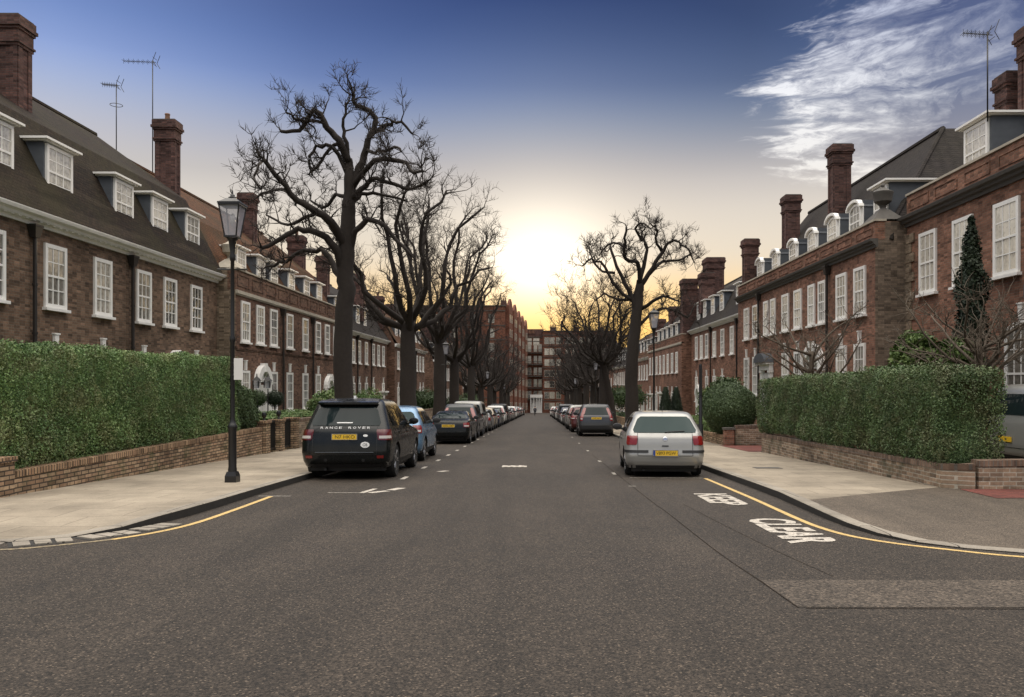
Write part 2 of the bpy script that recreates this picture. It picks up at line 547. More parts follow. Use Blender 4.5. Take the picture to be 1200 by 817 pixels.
# ------------------------------------------------------------------ ground, road, pavements
def sheet(name, poly, dz, mat, kind='structure', **kw):
    """a flat-lying sheet (fan of its outline) following the slope"""
    mb = MB()
    mb.add([(x, y, g(y) + dz) for x, y in poly], [tuple(range(len(poly)))])
    return ob(name, mb.mesh(name, mat, fix=False), kind=kind, **kw)


mb = MB()
ys = [-160, 330, 331, 900]
mb.grid([[(x, y, g(min(y, 330)) - 0.35) for x in (-700, -60, 60, 700)] for y in ys])
ob('ground', mb.mesh('ground', M['lawn'], fix=False), kind='structure')

mb = MB()
mb.add([(x, y, g(y)) for x, y in [(-90, -14), (90, -14), (90, 9.6), (6.5, 9.6), (6.5, 262), (-7.5, 262), (-7.5, 9.6), (-90, 9.6)]],
       [(0, 1, 2, 3, 6, 7), (3, 4, 5, 6)])
ob('road', mb.mesh('road', M['asphalt'], fix=False), kind='structure')

OL = [(-4.85, 262), (-4.85, 60), (-4.85, 20), (-4.85, 14), (-4.83, 12), (-4.84, 11.2), (-4.92, 10.5), (-5.08, 9.9), (-5.4, 9.35), (-5.9, 9.0), (-6.6, 8.85), (-7.6, 8.74), (-9, 8.66), (-60, 8.6)]
IL = [(-8.3, 262), (-8.3, 60), (-8.3, 20), (-8.3, 14), (-8.3, 13), (-8.3, 12.7), (-8.3, 12.5), (-8.32, 12.4), (-8.4, 12.3), (-8.6, 12.2), (-8.9, 12.2), (-9.3, 12.2), (-10, 12.2), (-60, 12.2)]
HL = [.125, .125, .125, .125, .125, .125, .11, .06, .025, .022, .022, .022, .022, .022]
ORT = [(4.0, 262), (4.0, 60), (4.0, 22), (4.0, 15), (3.98, 13.4), (3.93, 12.3), (3.88, 11), (3.88, 10.2), (3.97, 9.5), (4.2, 8.95), (4.55, 8.62), (5.0, 8.34), (6.0, 8.1), (8, 7.9), (60, 7.8)]
IRT = [(6.95, 262), (6.95, 60), (6.95, 22), (6.95, 15), (6.95, 14.4), (6.97, 14.1), (7.0, 13.95), (7.1, 13.8), (7.3, 13.7), (7.6, 13.65), (8, 13.6), (8.6, 13.6), (9.4, 13.6), (11, 13.6), (60, 13.6)]
HR = [.125, .125, .125, .125, .125, .11, .09, .07, .05, .03, .022, .022, .035, .05, .06]


def inset(line, d):
    out = []
    for i, p in enumerate(line):
        a, b = Vector(line[max(i - 1, 0)]), Vector(line[min(i + 1, len(line) - 1)])
        t = (b - a).normalized()
        out.append((p[0] - t.y * d, p[1] + t.x * d))
    return out


def pavement(O, I, H, side, mat_a, split):
    K = inset(O, 0.17 * side)
    kb = MB()
    for i in range(len(O) - 1):
        for (a, b) in ((i, i + 1),):
            o0, o1, k0, k1 = O[a], O[b], K[a], K[b]
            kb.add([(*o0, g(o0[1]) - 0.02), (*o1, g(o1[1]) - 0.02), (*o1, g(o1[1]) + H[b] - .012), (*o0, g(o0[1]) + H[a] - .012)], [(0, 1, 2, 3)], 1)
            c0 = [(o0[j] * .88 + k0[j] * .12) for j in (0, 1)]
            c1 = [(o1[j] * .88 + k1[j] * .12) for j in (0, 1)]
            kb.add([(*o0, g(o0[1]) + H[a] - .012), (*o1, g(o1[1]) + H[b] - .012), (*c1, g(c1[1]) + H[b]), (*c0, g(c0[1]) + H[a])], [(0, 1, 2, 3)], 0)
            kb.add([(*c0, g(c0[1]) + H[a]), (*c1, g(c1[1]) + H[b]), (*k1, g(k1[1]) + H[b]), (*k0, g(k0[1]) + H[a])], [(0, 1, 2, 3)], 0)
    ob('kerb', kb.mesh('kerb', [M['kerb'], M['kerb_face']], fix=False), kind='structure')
    rows = []
    for i in range(len(O)):
        kk, ii = Vector(K[i]), Vector(I[i])
        row = []
        for t in (0, .33, .66, 1.0):
            p = kk.lerp(ii, t)
            h = H[i] + (PAVE - H[i]) * min(1, t / .66) - (0.003 if t == 0 else 0)
            row.append((p.x, p.y, g(p.y) + h))
        rows.append(row)
    mb = MB()
    mb.grid(rows[:split + 1])
    ob('pavement', mb.mesh('pavement', M['slabs'], fix=False), kind='structure')
    mb = MB()
    mb.grid(rows[split:])
    ob('pavement', mb.mesh('pavement', mat_a, fix=False), kind='structure')


pavement(OL, IL, HL, -1, M['slabs'], 5)
pavement(ORT, IRT, HR, 1, M['asphalt_foot'], 5)

# granite setts along the dropped kerb: one row of blocks with open joints
so = smooth = None
mb = MB()
line = OL[6:-1] + [(-16, 8.62)]
acc, prev = [], None
pts = []
for i in range(len(line) - 1):
    a, b = Vector(line[i]), Vector(line[i + 1])
    n = max(1, int((b - a).length / .05))
    pts += [a.lerp(b, j / n) for j in range(n)]
rs = random.Random(3)
i = 0
dark = MB()
while i + 4 < len(pts):
    a, b = pts[i], pts[i + 4]
    t = (b - a).normalized()
    nn = Vector((-t.y, t.x))
    h = .014 + rs.uniform(-.003, .004)
    w_ = .36 + rs.uniform(-.02, .02)
    b2 = a.lerp(b, .78)
    q = [a + nn * .05, b2 + nn * .05, b2 + nn * w_, a + nn * w_]
    vs = [(p.x, p.y, g(p.y) - .02) for p in q] + [(p.x, p.y, g(p.y) + h) for p in q]
    mb.add(vs, [(4, 5, 6, 7), (0, 1, 5, 4), (1, 2, 6, 5), (2, 3, 7, 6), (3, 0, 4, 7)])
    q = [a - nn * .01, b - nn * .01, b + nn * .39, a + nn * .39]
    dark.add([(p.x, p.y, g(p.y) + .003) for p in q], [(0, 1, 2, 3)])
    i += 4
ob('setts_bed', dark.mesh('setts_bed', M['kerb_face'], fix=False), kind='structure')
ob('setts_strip', mb.mesh('setts_strip', M['kerb']), kind='structure')


def strip(name, pts, w, dz, mat, kind='structure'):
    mb = MB()
    a, b = inset(pts, w / 2), inset(pts, -w / 2)
    for i in range(len(pts) - 1):
        mb.add([(*p, g(p[1]) + dz) for p in (a[i], a[i + 1], b[i + 1], b[i])], [(0, 1, 2, 3)])
    return ob(name, mb.mesh(name, mat, fix=False), kind=kind)


def smooth_line(pts, n=6):
    P = [Vector((*p, 0)) for p in pts]
    out = []
    for i in range(len(P) - 1):
        p0, p1, p2, p3 = P[max(i - 1, 0)], P[i], P[i + 1], P[min(i + 2, len(P) - 1)]
        for j in range(n):
            t = j / n
            q = 0.5 * ((2 * p1) + (p2 - p0) * t + (2 * p0 - 5 * p1 + 4 * p2 - p3) * t * t + (3 * p1 - p0 - 3 * p2 + p3) * t ** 3)
            out.append((q.x, q.y))
    out.append(tuple(pts[-1]))
    return out


strip('yellow_line', smooth_line([(3.54, 17.2), (3.54, 13.5), (3.5, 11.0), (3.53, 10.1), (3.66, 9.45), (3.95, 8.95), (4.35, 8.55), (4.88, 8.14), (6, 7.75), (9, 7.6), (20, 7.55)]), 0.085, .004, M['mark_yellow'])
strip('yellow_line', smooth_line([(-4.52, 13.7), (-4.46, 11.8), (-4.46, 10.5), (-4.6, 9.75), (-4.85, 9.22)]), 0.085, .004, M['mark_yellow'])
strip('yellow_line', smooth_line([(-4.85, 9.22), (-5.25, 8.82), (-5.7, 8.55), (-7, 8.36), (-10, 8.3), (-20, 8.28)]), 0.075, .004, M['mark_yellow_faint'])

# worn bay marks
for pts, w in (([(-4.75, 13.75), (-4.2, 13.75)], .05), ([(-3.72, 14.3), (-3.08, 14.28)], .05), ([(-3.12, 14.25), (-3.02, 15.0)], .1), ([(-2.98, 14.3), (-2.72, 14.62)], .16), ([(-2.7, 14.75), (-2.55, 15.15)], .18),
               ([(1.95, 17.35), (3.5, 17.3)], .06), ([(1.72, 15.5), (1.86, 15.5)], .07), ([(-2.33, 19.2), (-2.18, 19.1)], .3)):
    strip('bay_mark', pts, w, .004, M['mark_thin'] if w < .08 else M['mark_white'])
for i, y in enumerate([17.0, 20.0, 22.8, 25.4, 28.2, 31.2, 34.5, 38, 42, 46, 50, 55]):
    strip('bay_mark', [(-2.86, y), (-2.86, y + .65)], .1, .004, M['mark_white' if i % 3 == 0 else 'mark_thin'])
for i, y in enumerate([18.2, 20.3, 22.5, 25.2, 28.0, 31, 34, 37.5, 41]):
    if i % 2 == 0: strip('bay_mark', [(1.72, y), (1.72, y + .55)], .08, .004, M['mark_thin'])
mb = MB()
for i in range(9):
    x = -.93 + i * .07
    mb.add([(x, 20.5 + (i % 2) * .06, g(20.5) + .004), (x + .07, 20.5 + (i % 2) * .06, g(20.5) + .004), (x + .07, 21.1 - (i % 3) * .05, g(21.1) + .004), (x, 21.1 - (i % 3) * .05, g(21.1) + .004)], [(0, 1, 2, 3)])
ob('road_mark', mb.mesh('road_mark', M['mark_white'], fix=False), kind='structure')

# KEEP CLEAR, stood on its side along the kerb
for word, y0, y1, x0, x1, in (('KEEP', 14.15, 12.5, 2.7, 3.27), ('CLEAR', 10.95, 8.95, 2.78, 3.38)):
    me = text_mesh(word, x1 - x0, y0 - y1, M['mark_white'], .035)
    yc = (y0 + y1) / 2
    o = ob('road_lettering', me, loc=((x0 + x1) / 2, yc, g(yc) + .005), kind='structure')
    wm = Matrix.Translation(((x0 + x1) / 2, yc, g(yc) + .005)) @ Matrix.Rotation(math.atan(-SLOPE), 4, 'X') @ Matrix.Rotation(R(-90), 4, 'Z')
    o.matrix_basis = wm

# tar seams and a bleached reinstatement
strip('tar_seam', smooth_line([(1.72, 26), (1.8, 14), (1.84, 11.5), (1.86, 8.5), (1.92, 7.0), (1.95, 6.08)]), .012, .004, M['seam'])
strip('tar_seam', smooth_line([(2.25, 12.6), (2.36, 10.5), (2.5, 8.4), (2.62, 7.2)]), .007, .004, M['seam'])
strip('tar_seam', smooth_line([(2.0, 6.06), (4, 6.03), (9, 5.95)]), .014, .004, M['seam'])
strip('tar_seam', smooth_line([(-6, 33.5), (0, 33.3), (4, 33.6)]), .05, .004, M['seam'])
sheet('road_patch', [(1.95, 6.1), (12, 6.0), (12, 7.0), (1.93, 7.06)], .003, M['asphalt_worn'])
sheet('driveway', [(6.98, 12.35), (60, 12.35), (60, 13.72), (7.12, 13.72)], PAVE + .006, M['red_pave'])
sheet('driveway', [(6.6, 25.4), (12, 25.4), (12, 29.6), (6.6, 29.6)], PAVE + .008, M['red_pave'])
sheet('driveway', [(8.9, 13.72), (12.8, 13.72), (12.8, 24), (8.9, 24)], PAVE + .004, M['asphalt_foot'])

ic = ob('inspection_cover', MB().box(-.3, .3, -.2, .2, -.02, .006).box(-.27, .27, -.17, .17, .006, .009).mesh('inspection_cover', M['stone_dark']), loc=(5.25, 18.6, g(18.6) + PAVE + .002), rx=math.atan(-SLOPE), label='dark metal inspection cover set in the pale pavement beside the silver hatchback', cat='cover')
# front gardens
for x0, x1 in ((-14.6, -8.3), (6.95, 13.4)):
    mb = MB()
    mb.grid([[(x, y, g(y) + .06 + .03 * math.sin(y * 3 + x)) for x in (x0, (x0 + x1) / 2, x1)] for y in np.linspace(13.75, 262, 60)])
    ob('lawn', mb.mesh('lawn', M['lawn'], fix=False), kind='structure')


# ------------------------------------------------------------------ garden walls
def garden_wall(label, pts, tops, thick, mat, coping=True, group=None):
    """pts: centre line; tops: world height of the top at each point"""
    root = ob('garden_wall', None, loc=(pts[0][0], pts[0][1], g(pts[0][1]) + PAVE), label=label, cat='wall', group=group)
    mb, cp = MB(), MB()
    a, b = inset(pts, thick / 2), inset(pts, -thick / 2)
    a2, b2 = inset(pts, thick / 2 + .015), inset(pts, -thick / 2 - .015)
    for i in range(len(pts) - 1):
        z0, z1 = tops[i], tops[i + 1]
        ch = .1 if coping else 0
        vs = [(*p, g(p[1]) - .3) for p in (a[i], a[i + 1], b[i + 1], b[i])] + [(*a[i], z0 - ch), (*a[i + 1], z1 - ch), (*b[i + 1], z1 - ch), (*b[i], z0 - ch)]
        mb.add(vs, [(3, 2, 1, 0), (4, 5, 6, 7), (0, 1, 5, 4), (2, 3, 7, 6), (1, 2, 6, 5), (3, 0, 4, 7)])
        if coping:
            vs = [(*a2[i], z0 - ch), (*a2[i + 1], z1 - ch), (*b2[i + 1], z1 - ch), (*b2[i], z0 - ch), (*a2[i], z0), (*a2[i + 1], z1), (*b2[i + 1], z1), (*b2[i], z0)]
            cp.add(vs, [(3, 2, 1, 0), (4, 5, 6, 7), (0, 1, 5, 4), (2, 3, 7, 6), (1, 2, 6, 5), (3, 0, 4, 7)])
    L = Matrix.Translation(-Vector(root.matrix_basis.translation))
    me = mb.mesh('brickwork', mat)
    me.transform(L)
    sub('brickwork', me, root)
    if coping:
        me = cp.mesh('coping', [M['coping'] if mat is M['brick_garden'] else M['coping_dark']])
        me.transform(L)
        sub('coping', me, root)
    return root


M['coping'] = brick_mat('brick on edge coping', (0.4, 0.27, 0.165), (0.27, 0.165, 0.1), (0.07, 0.055, 0.045), 0.3, None, 0.012, 0.078, 0.3)
M['coping_dark'] = brick_mat('sooty brick on edge coping', (0.21, 0.14, 0.1), (0.13, 0.09, 0.07), (0.16, 0.14, 0.12), 0.3, None, 0.01, 0.078, 0.3)


def gate_pier(label, x, y, w, top, mat, cap=None):
    root = ob('gate_pier', None, loc=(x, y, g(y) + PAVE), label=label, cat='pier')
    z = g(y) + PAVE
    mb = MB().box(-w, w, -w, w, -.3, top - z - .08)
    sub('shaft', mb.mesh('shaft', mat), root)
    mb = MB().box(-w - .03, w + .03, -w - .03, w + .03, top - z - .08, top - z)
    sub('cap', mb.mesh('cap', cap or M['coping']), root)
    return root


garden_wall('low yellow stock brick wall under the tall clipped privet hedge beside the street lamp', [(-8.4, 12.75), (-8.4, 24.3)], [.12, .2], .24, M['brick_garden'])
garden_wall('short stub of yellow brick wall turning the corner at the near end of the tall hedge', [(-40, 12.6), (-8.65, 12.6)], [.14, .14], .24, M['brick_garden'])
gate_pier('yellow brick pier at the near corner of the tall hedge wall', -8.42, 12.6, .17, .36, M['brick_garden'])
gate_pier('yellow brick gate pier where the tall hedge wall ends by the black iron gate', -8.4, 24.6, .2, .38, M['brick_garden'])
gate_pier('brick pier between the two black iron gates', -8.4, 26.0, .2, .36, M['brick_garden'])
gate_pier('third brick pier, after the second iron gate behind the black SUV', -8.4, 27.6, .2, .36, M['brick_garden'])
garden_wall('long low brick garden wall running behind the cars parked past the iron gates', [(-8.4, 27.85), (-8.4, 54), (-8.4, 54.2), (-8.4, 75), (-8.4, 75.2), (-8.4, 120), (-8.4, 120.2), (-8.4, 200)],
            [.3, .0, -.3, -.6, -.9, -1.7, -2.3, -4.4], .24, M['brick_garden_dark'])


def iron_gate(label, x, y0, y1, top):
    yc = (y0 + y1) / 2
    z = g(yc) + PAVE
    root = ob('iron_gate', None, loc=(x, yc, z), label=label, cat='gate')
    h, w = top - z, (y1 - y0) / 2
    mb = MB()
    for q in (-w, w - .03):
        mb.box(-.026, .026, q, q + .03, .04, h - .08)
    mb.box(-.025, .025, -w, w, .06, .12).box(-.025, .025, -w, w, h - .14, h - .09)
    sub('rail', mb.mesh('rail', M['iron']), root)
    mb = MB()
    n = int((y1 - y0) / .085)
    for i in range(n + 1):
        y = -w + .03 + i * (2 * w - .06) / n
        mb.box(-.012, .012, y - .012, y + .012, .12, h - .14)
    sub('bars_grille', mb.mesh('bars_grille', M['iron']), root)
    for yy in (-w + .0, ):
        mb = MB().lathe([(.04, 0), (.04, h), (.025, h + .02), (.07, h + .07), (.085, h + .13), (.06, h + .2), (0.005, h + .22)], 12, (0, yy, 0))
        sub('ball_post', mb.mesh('ball_post', M['iron'], True, angle=40), root)
    return root


iron_gate('black iron garden gate with ball post, next to the end of the tall hedge', -8.4, 24.82, 25.78, .42)
iron_gate('black iron gate with ball post, behind the black SUV', -8.4, 26.22, 27.38, .42)

garden_wall('low sooty brick wall under the clipped hedge by the KEEP CLEAR lettering', [(7.08, 25.3), (7.08, 14.0), (7.45, 13.85)], [-.05, .12, .14], .24, M['brick_garden_dark'])
garden_wall('short wing of sooty brick wall at the near end of the clipped hedge, by red paving', [(7.46, 13.85), (8.7, 13.85)], [.2, .22], .24, M['brick_garden_dark'])
gate_pier('red brick corner pier beside the rounded dark bush', 6.98, 29.75, .17, -.1, M['brick_red'], M['stone_dark'])
garden_wall('return of brick wall under the rounded dark bush by the red drive', [(7.2, 29.75), (11.5, 29.75)], [-.02, .1], .24, M['brick_garden_dark'])
garden_wall('long low brick garden wall beyond the rounded dark bush', [(6.98, 29.95), (6.98, 54), (6.98, 54.2), (6.98, 75), (6.98, 75.2), (6.98, 120), (6.98, 120.2), (6.98, 200)],
            [-.4, -.85, -1.0, -1.4, -1.6, -2.5, -3.0, -5.0], .24, M['brick_garden'])


# ------------------------------------------------------------------ hedges and clipped bushes
def leaves_np(rng, pts, nrm, size, jitter):
    """small leaf faces at pts (n,3) turned loosely along nrm"""
    n = len(pts)
    nrm = nrm + rng.normal(0, jitter, (n, 3))
    nrm /= np.linalg.norm(nrm, axis=1, keepdims=True) + 1e-9
    a = np.cross(nrm, rng.normal(0, 1, (n, 3)))
    a /= np.linalg.norm(a, axis=1, keepdims=True) + 1e-9
    b = np.cross(nrm, a)
    s = size * rng.uniform(.6, 1.35, (n, 1))
    v = np.stack([pts - a * s * .5, pts + b * s * .28, pts + a * s * .5, pts - b * s * .28], axis=1).reshape(-1, 3)
    return v


def mesh_np(name, verts, quads, mat, extra=None):
    me = bpy.data.meshes.new(name)
    nv, nf = len(verts), len(quads)
    me.vertices.add(nv)
    me.vertices.foreach_set('co', verts.astype(np.float32).ravel())
    me.loops.add(nf * 4)
    me.loops.foreach_set('vertex_index', quads.astype(np.int32).ravel())
    me.polygons.add(nf)
    me.polygons.foreach_set('loop_start', np.arange(0, nf * 4, 4, dtype=np.int32))
    me.materials.append(mat)
    me.update()
    me.validate()
    return me


def foliage_mesh(name, surf, n, size, mat, seed, depth=.12, jitter=.7, core=None):
    """surf(u,v)->(point, normal) as arrays; core: (verts, quads) of the dark inside"""
    rng = np.random.default_rng(seed)
    p, nr = surf(rng, n)
    p = p - nr * rng.uniform(-.25, 1, (len(p), 1)) * depth
    v = leaves_np(rng, p, nr, size, jitter)
    q = np.arange(len(v)).reshape(-1, 4)
    if core is not None:
        cv, cq = core
        q = np.concatenate([q, np.asarray(cq) + len(v)])
        v = np.concatenate([v, np.asarray(cv)])
    return mesh_np(name, v, q, mat)


def wob(p, amp, f):
    """smooth lumps over a surface"""
    x, y, z = p[:, 0] * f, p[:, 1] * f, p[:, 2] * f
    w = np.sin(x + .53 * y + .9 * np.sin(z * .8 + y * .31)) * np.sin(z * 1.1 + .37 * y + 1.3 * np.sin(y * .47))
    w = w + .5 * np.sin(y * 1.7 + 2.0 * np.sin(z * 1.3 + y * .21) + x) + .35 * np.sin(z * 3.1 + y * 2.9 + 1.7 * np.sin(y * .83)) + .25 * np.sin(y * 5.3 + z * 4.1)
    return amp * w


def box_surf(x0, x1, y0, y1, zb, zt, amp=.07, f=2.4, rnd=.12):
    """a clipped hedge: zb/zt functions of y; local coordinates are world ones"""
    def surf(rng, n):
        lx, ly, lz = x1 - x0, y1 - y0, 2.0
        areas = np.array([ly * lz, ly * lz, lx * lz, lx * lz, lx * ly])
        cnt = (n * areas / areas.sum()).astype(int)
        P, N = [], []
        for k, c in enumerate(cnt):
            u, w = rng.uniform(0, 1, c), rng.uniform(0, 1, c)
            y = y0 + u * ly
            if k == 0: x, z, nn = np.full(c, x0), w, (-1, 0, .15)
            elif k == 1: x, z, nn = np.full(c, x1), w, (1, 0, .15)
            elif k == 2: x, y, z, nn = x0 + u * lx, np.full(c, y0), w, (0, -1, .15)
            elif k == 3: x, y, z, nn = x0 + u * lx, np.full(c, y1), w, (0, 1, .15)
            else: x, z, nn = x0 + w * lx, np.ones(c), (0, 0, 1)
            b, t = zb(y), zt(y)
            zz = b + z * (t - b)
            p = np.stack([x, y, zz], 1)
            nr = np.tile(np.array(nn, float), (c, 1))
            # rounded shoulders, tucked-in foot
            tuck = np.clip((zz - (t - rnd)) / rnd, 0, 1) ** 2 * rnd * .6 + np.clip((b + .35 - zz) / .35, 0, 1) ** 2 * .12
            if k < 4:
                p = p - nr * tuck[:, None] * np.array([1, 1, 0])
            p = p + nr * wob(p, amp, f)[:, None]
            P.append(p); N.append(nr)
        return np.concatenate(P), np.concatenate(N)
    return surf


def box_core(x0, x1, y0, y1, zb, zt, inset_=.13):
    ys_ = np.linspace(y0 + inset_, y1 - inset_, 10)
    v, q = [], []
    for y in ys_:
        b, t = float(zb(np.array([y]))[0]) + .05, float(zt(np.array([y]))[0]) - inset_
        v += [(x0 + inset_, y, b), (x1 - inset_, y, b), (x1 - inset_, y, t), (x0 + inset_, y, t)]
    for i in range(len(ys_) - 1):
        for j in range(4):
            q.append((i * 4 + j, i * 4 + (j + 1) % 4, i * 4 + 4 + (j + 1) % 4, i * 4 + 4 + j))
    q.append((0, 1, 2, 3)); q.append((len(v) - 4, len(v) - 3, len(v) - 2, len(v) - 1))
    return v, q


def clipped_hedge(label, x0, x1, y0, y1, zb, zt, n, size, mat, seed, amp=.06, name='hedge', cat='hedge', group=None):
    if not callable(zb):
        zb_, zb = zb, (lambda y: np.full(len(y), zb_))
    if not callable(zt):
        zt_, zt = zt, (lambda y: np.full(len(y), zt_))
    me = foliage_mesh(name, box_surf(x0, x1, y0, y1, zb, zt, amp), n, size, mat, seed, .19 if n > 50000 else .12, .9 if n > 50000 else .7, core=box_core(x0, x1, y0, y1, zb, zt, .22 if n > 50000 else .13))
    c = Vector(((x0 + x1) / 2, (y0 + y1) / 2, float(zb(np.array([(y0 + y1) / 2]))[0])))
    me.transform(Matrix.Translation(-c))
    return ob(name, me, loc=c, label=label, cat=cat, group=group)


def ellipsoid_surf(c, r, amp=.05, f=3.0, bottom=-1.0):
    def surf(rng, n):
        d = rng.normal(0, 1, (n, 3))
        d /= np.linalg.norm(d, axis=1, keepdims=True)
        d = d[d[:, 2] > bottom]
        p = np.array(c) + d * np.array(r)
        return p + d * wob(p, amp, f)[:, None], d
    return surf


def ellipsoid_core(c, r, s=.88, n=12):
    v, q = [], []
    for i in range(n + 1):
        th = math.pi * i / n
        for j in range(n):
            ph = 2 * math.pi * j / n
            v.append((c[0] + r[0] * s * math.sin(th) * math.cos(ph), c[1] + r[1] * s * math.sin(th) * math.sin(ph), c[2] + r[2] * s * math.cos(th)))
    for i in range(n):
        for j in range(n):
            q.append((i * n + j, i * n + (j + 1) % n, (i + 1) * n + (j + 1) % n, (i + 1) * n + j))
    return v, q


def bush(label, loc, c, r, n, size, mat, seed, amp=.06, name='bush', cat='bush', jitter=.7, group=None, core=.85, depth=.12):
    me = foliage_mesh(name, ellipsoid_surf(c, r, amp), n, size, mat, seed, depth=depth, jitter=jitter, core=ellipsoid_core(c, r, core))
    return ob(name, me, loc=loc, label=label, cat=cat, group=group)


clipped_hedge('long tall clipped privet hedge, patched brown and green, above the yellow brick wall', -9.75, -8.38, 12.85, 22.6, .1, lambda y: 2.13 + .006 * (y - 13) + .03 * np.sin(y * 2.1), 190000, .041, M['hedge'], 1, .055)
clipped_hedge('short dark end of hedge stepping down toward the iron gate', -9.6, -8.45, 22.75, 24.4, .15, lambda y: 1.75 - .3 * (y - 22.7), 16000, .058, M['hedge_dark'], 2, .1)
clipped_hedge('clipped hedge on the low sooty brick wall by the KEEP CLEAR lettering', 6.93, 8.1, 14.05, 25.6, lambda y: .02 - .05 * np.sin(y * 1.3), lambda y: 1.78 - .012 * (y - 14) + .025 * np.sin(y * 2.6), 170000, .042, M['hedge_deep'], 3, .055)
bush('large block of dark bush clipped with rounded corners on its brick wall', (7.35, 31.2, 0), (0, 0, .55), (1.05, 1.25, 1.0), 22000, .06, M['hedge_dark'], 4, .05)
clipped_hedge('low neat hedge on the garden wall just beyond the rounded dark bush', 7.0, 7.7, 33.0, 41, lambda y: -.45 - .03 * (y - 30), lambda y: .12 - .03 * (y - 33), 14000, .06, M['hedge'], 5, .04)
for i, (x0, x1, y0, y1, zt, lab) in enumerate([
        (-12.2, -8.9, 29.5, 30.6, .38, 'nearest of the low box hedges stepped in front of the white arched doors'),
        (-12.2, -9.2, 33.2, 34.3, .32, 'second low box hedge stepped behind the iron gates'),
        (-12.6, -9.0, 37.0, 38.2, .26, 'third low box hedge, nearest the twin ball trees'),
        (-12.8, -9.0, 41.5, 43.5, .0, 'broad low hedge in the garden behind the black SUV'),
        (-12.8, -9.0, 57, 60, -.6, 'garden hedge beyond the big trunk, by the white porch'),
        (-12.3, -8.9, 78, 82, -1.0, 'dark garden hedge beside the second big trunk')]):
    clipped_hedge(lab, x0, x1, y0, y1, g(y0) + .05, zt, 7000, .065, M['hedge'] if i < 4 else M['hedge_dark'], 20 + i, .04)
for i, (y0, y1, zt) in enumerate([(43.5, 50, -.5), (52, 60, -.75), (62, 74, -1.05), (76, 92, -1.5)]):
    clipped_hedge(['hedge in the garden beside the two dark cones', 'low hedge beyond the two dark cones', 'hedge behind the dark grey estate car', 'farthest low hedge past the dark grey estate car'][i],
                  7.2, 8.6, y0, y1, lambda y: g(y) + .1, zt, 9000, .075, M['hedge_dark'], 30 + i, .05)

# two dark clipped cones
for i, (x, y) in enumerate(((7.45, 47.5), (8.15, 48.0))):
    def cone_surf(rng, n, x=x, y=y):
        t = np.sqrt(rng.uniform(0.02, 1, n)); a = rng.uniform(0, 2 * math.pi, n)
        r = .62 * (.22 + .78 * t)
        d = np.stack([np.cos(a), np.sin(a), np.full(n, .25)], 1)
        return np.stack([r * np.cos(a), r * np.sin(a), 2.85 * (1 - t) + .1], 1), d
    cv, cq = [], []
    for k_, (rr, zz) in enumerate(((.56, .1), (.12, 2.75))):
        cv += [(rr * math.cos(j * .6283), rr * math.sin(j * .6283), zz) for j in range(10)]
    cq = [(j, (j + 1) % 10, 10 + (j + 1) % 10, 10 + j) for j in range(10)]
    me = foliage_mesh('cone_bush', cone_surf, 9000, .06, M['yew'], 40 + i, .06, core=(cv, cq))
    ob('cone_bush', me, loc=(x, y, g(y) - .02), label=['dark clipped cone bush, the one nearer the road', 'dark clipped cone bush, the one nearer the house corner'][i], cat='bush')

# lollipop trees before the arched door, and their lanterns
for i, (px, py, Y) in enumerate(((302, 467, 34.2), (322, 467, 34.6))):
    x, z = at(px, py, Y)
    zg = g(Y) + .1
    root = ob('ball_tree', None, loc=(x, Y, zg), label=['clipped ball tree beside the tall hedge, before the arched white door', 'clipped ball tree standing clear of the hedge, before the arched white door'][i], cat='tree')
    mb = MB().tube([(0, 0, -.2), (.02, 0, .6), (0, 0, z - zg)], .03, 6)
    sub('trunk', mb.mesh('trunk', M['bark'], True), root)
    me = foliage_mesh('crown', ellipsoid_surf((0, 0, z - zg), (.36, .36, .34), .02), 3500, .05, M['yew' if i else 'hedge_dark'], 50 + i, core=ellipsoid_core((0, 0, z - zg), (.36, .36, .34), .8))
    sub('crown', me, root)

for px, py, Y, rx_, rz_, lab, mat, sd in ((395, 470, 37.5, .7, .45, 'loose leafy shrub under the second arched door', M['laurel'], 61), (378, 472, 36, .5, .3, 'small round shrub before the second arched door', M['hedge'], 62),
                                           (430, 470, 52, 1.0, .5, 'green shrub in front of the big trunk', M['hedge'], 63), (497, 470, 84, 2.0, 1.1, 'broad dark evergreen shrub by the third trunk', M['hedge_dark'], 64),
                                           (545, 474, 115, 2.6, 1.3, 'evergreen shrub under the distant bare trees', M['hedge_dark'], 65), (847, 470, 35.5, .7, 1.1, 'loose shrub between the rounded bush and the sign post', M['hedge_dark'], 66),
                                           (833, 477, 37, .55, .7, 'small leafy shrub by the black sign post', M['laurel'], 67), (735, 465, 70, 1.6, .9, 'evergreen shrub behind the dark grey estate car', M['hedge_dark'], 68)):
    x, z = at(px, py, Y)
    bush(lab, (x, Y, z), (0, 0, 0), (rx_, rx_, rz_), 5000, .085 + .05 * rx_, mat, sd, .14 + .1 * rx_, 'shrub', 'shrub', 1.2, None, .7, .2 + .1 * rx_)

# evergreens before the house by the right-hand hedge
bush('bright laurel bush rising behind the clipped hedge by the house corner', (9.55, 20.6, 0), (0, 0, 2.15), (.55, .55, .7), 6000, .13, M['laurel'], 71, .1, 'laurel_bush', 'bush', 1.0, None, .7, .2)
bush('darker laurel bush beside the leafless garden tree', (10.3, 20.2, 0), (0, 0, 1.9), (.55, .55, .72), 6000, .12, M['laurel'], 72, .12, 'laurel_bush', 'bush', 1.0, None, .75, .2)
bush('dark yew bush between the laurels and the leafless garden tree', (10.75, 20.5, 0), (0, 0, 1.5), (.5, .5, .75), 5000, .09, M['yew'], 73, .1, 'yew_bush', 'bush', .9)


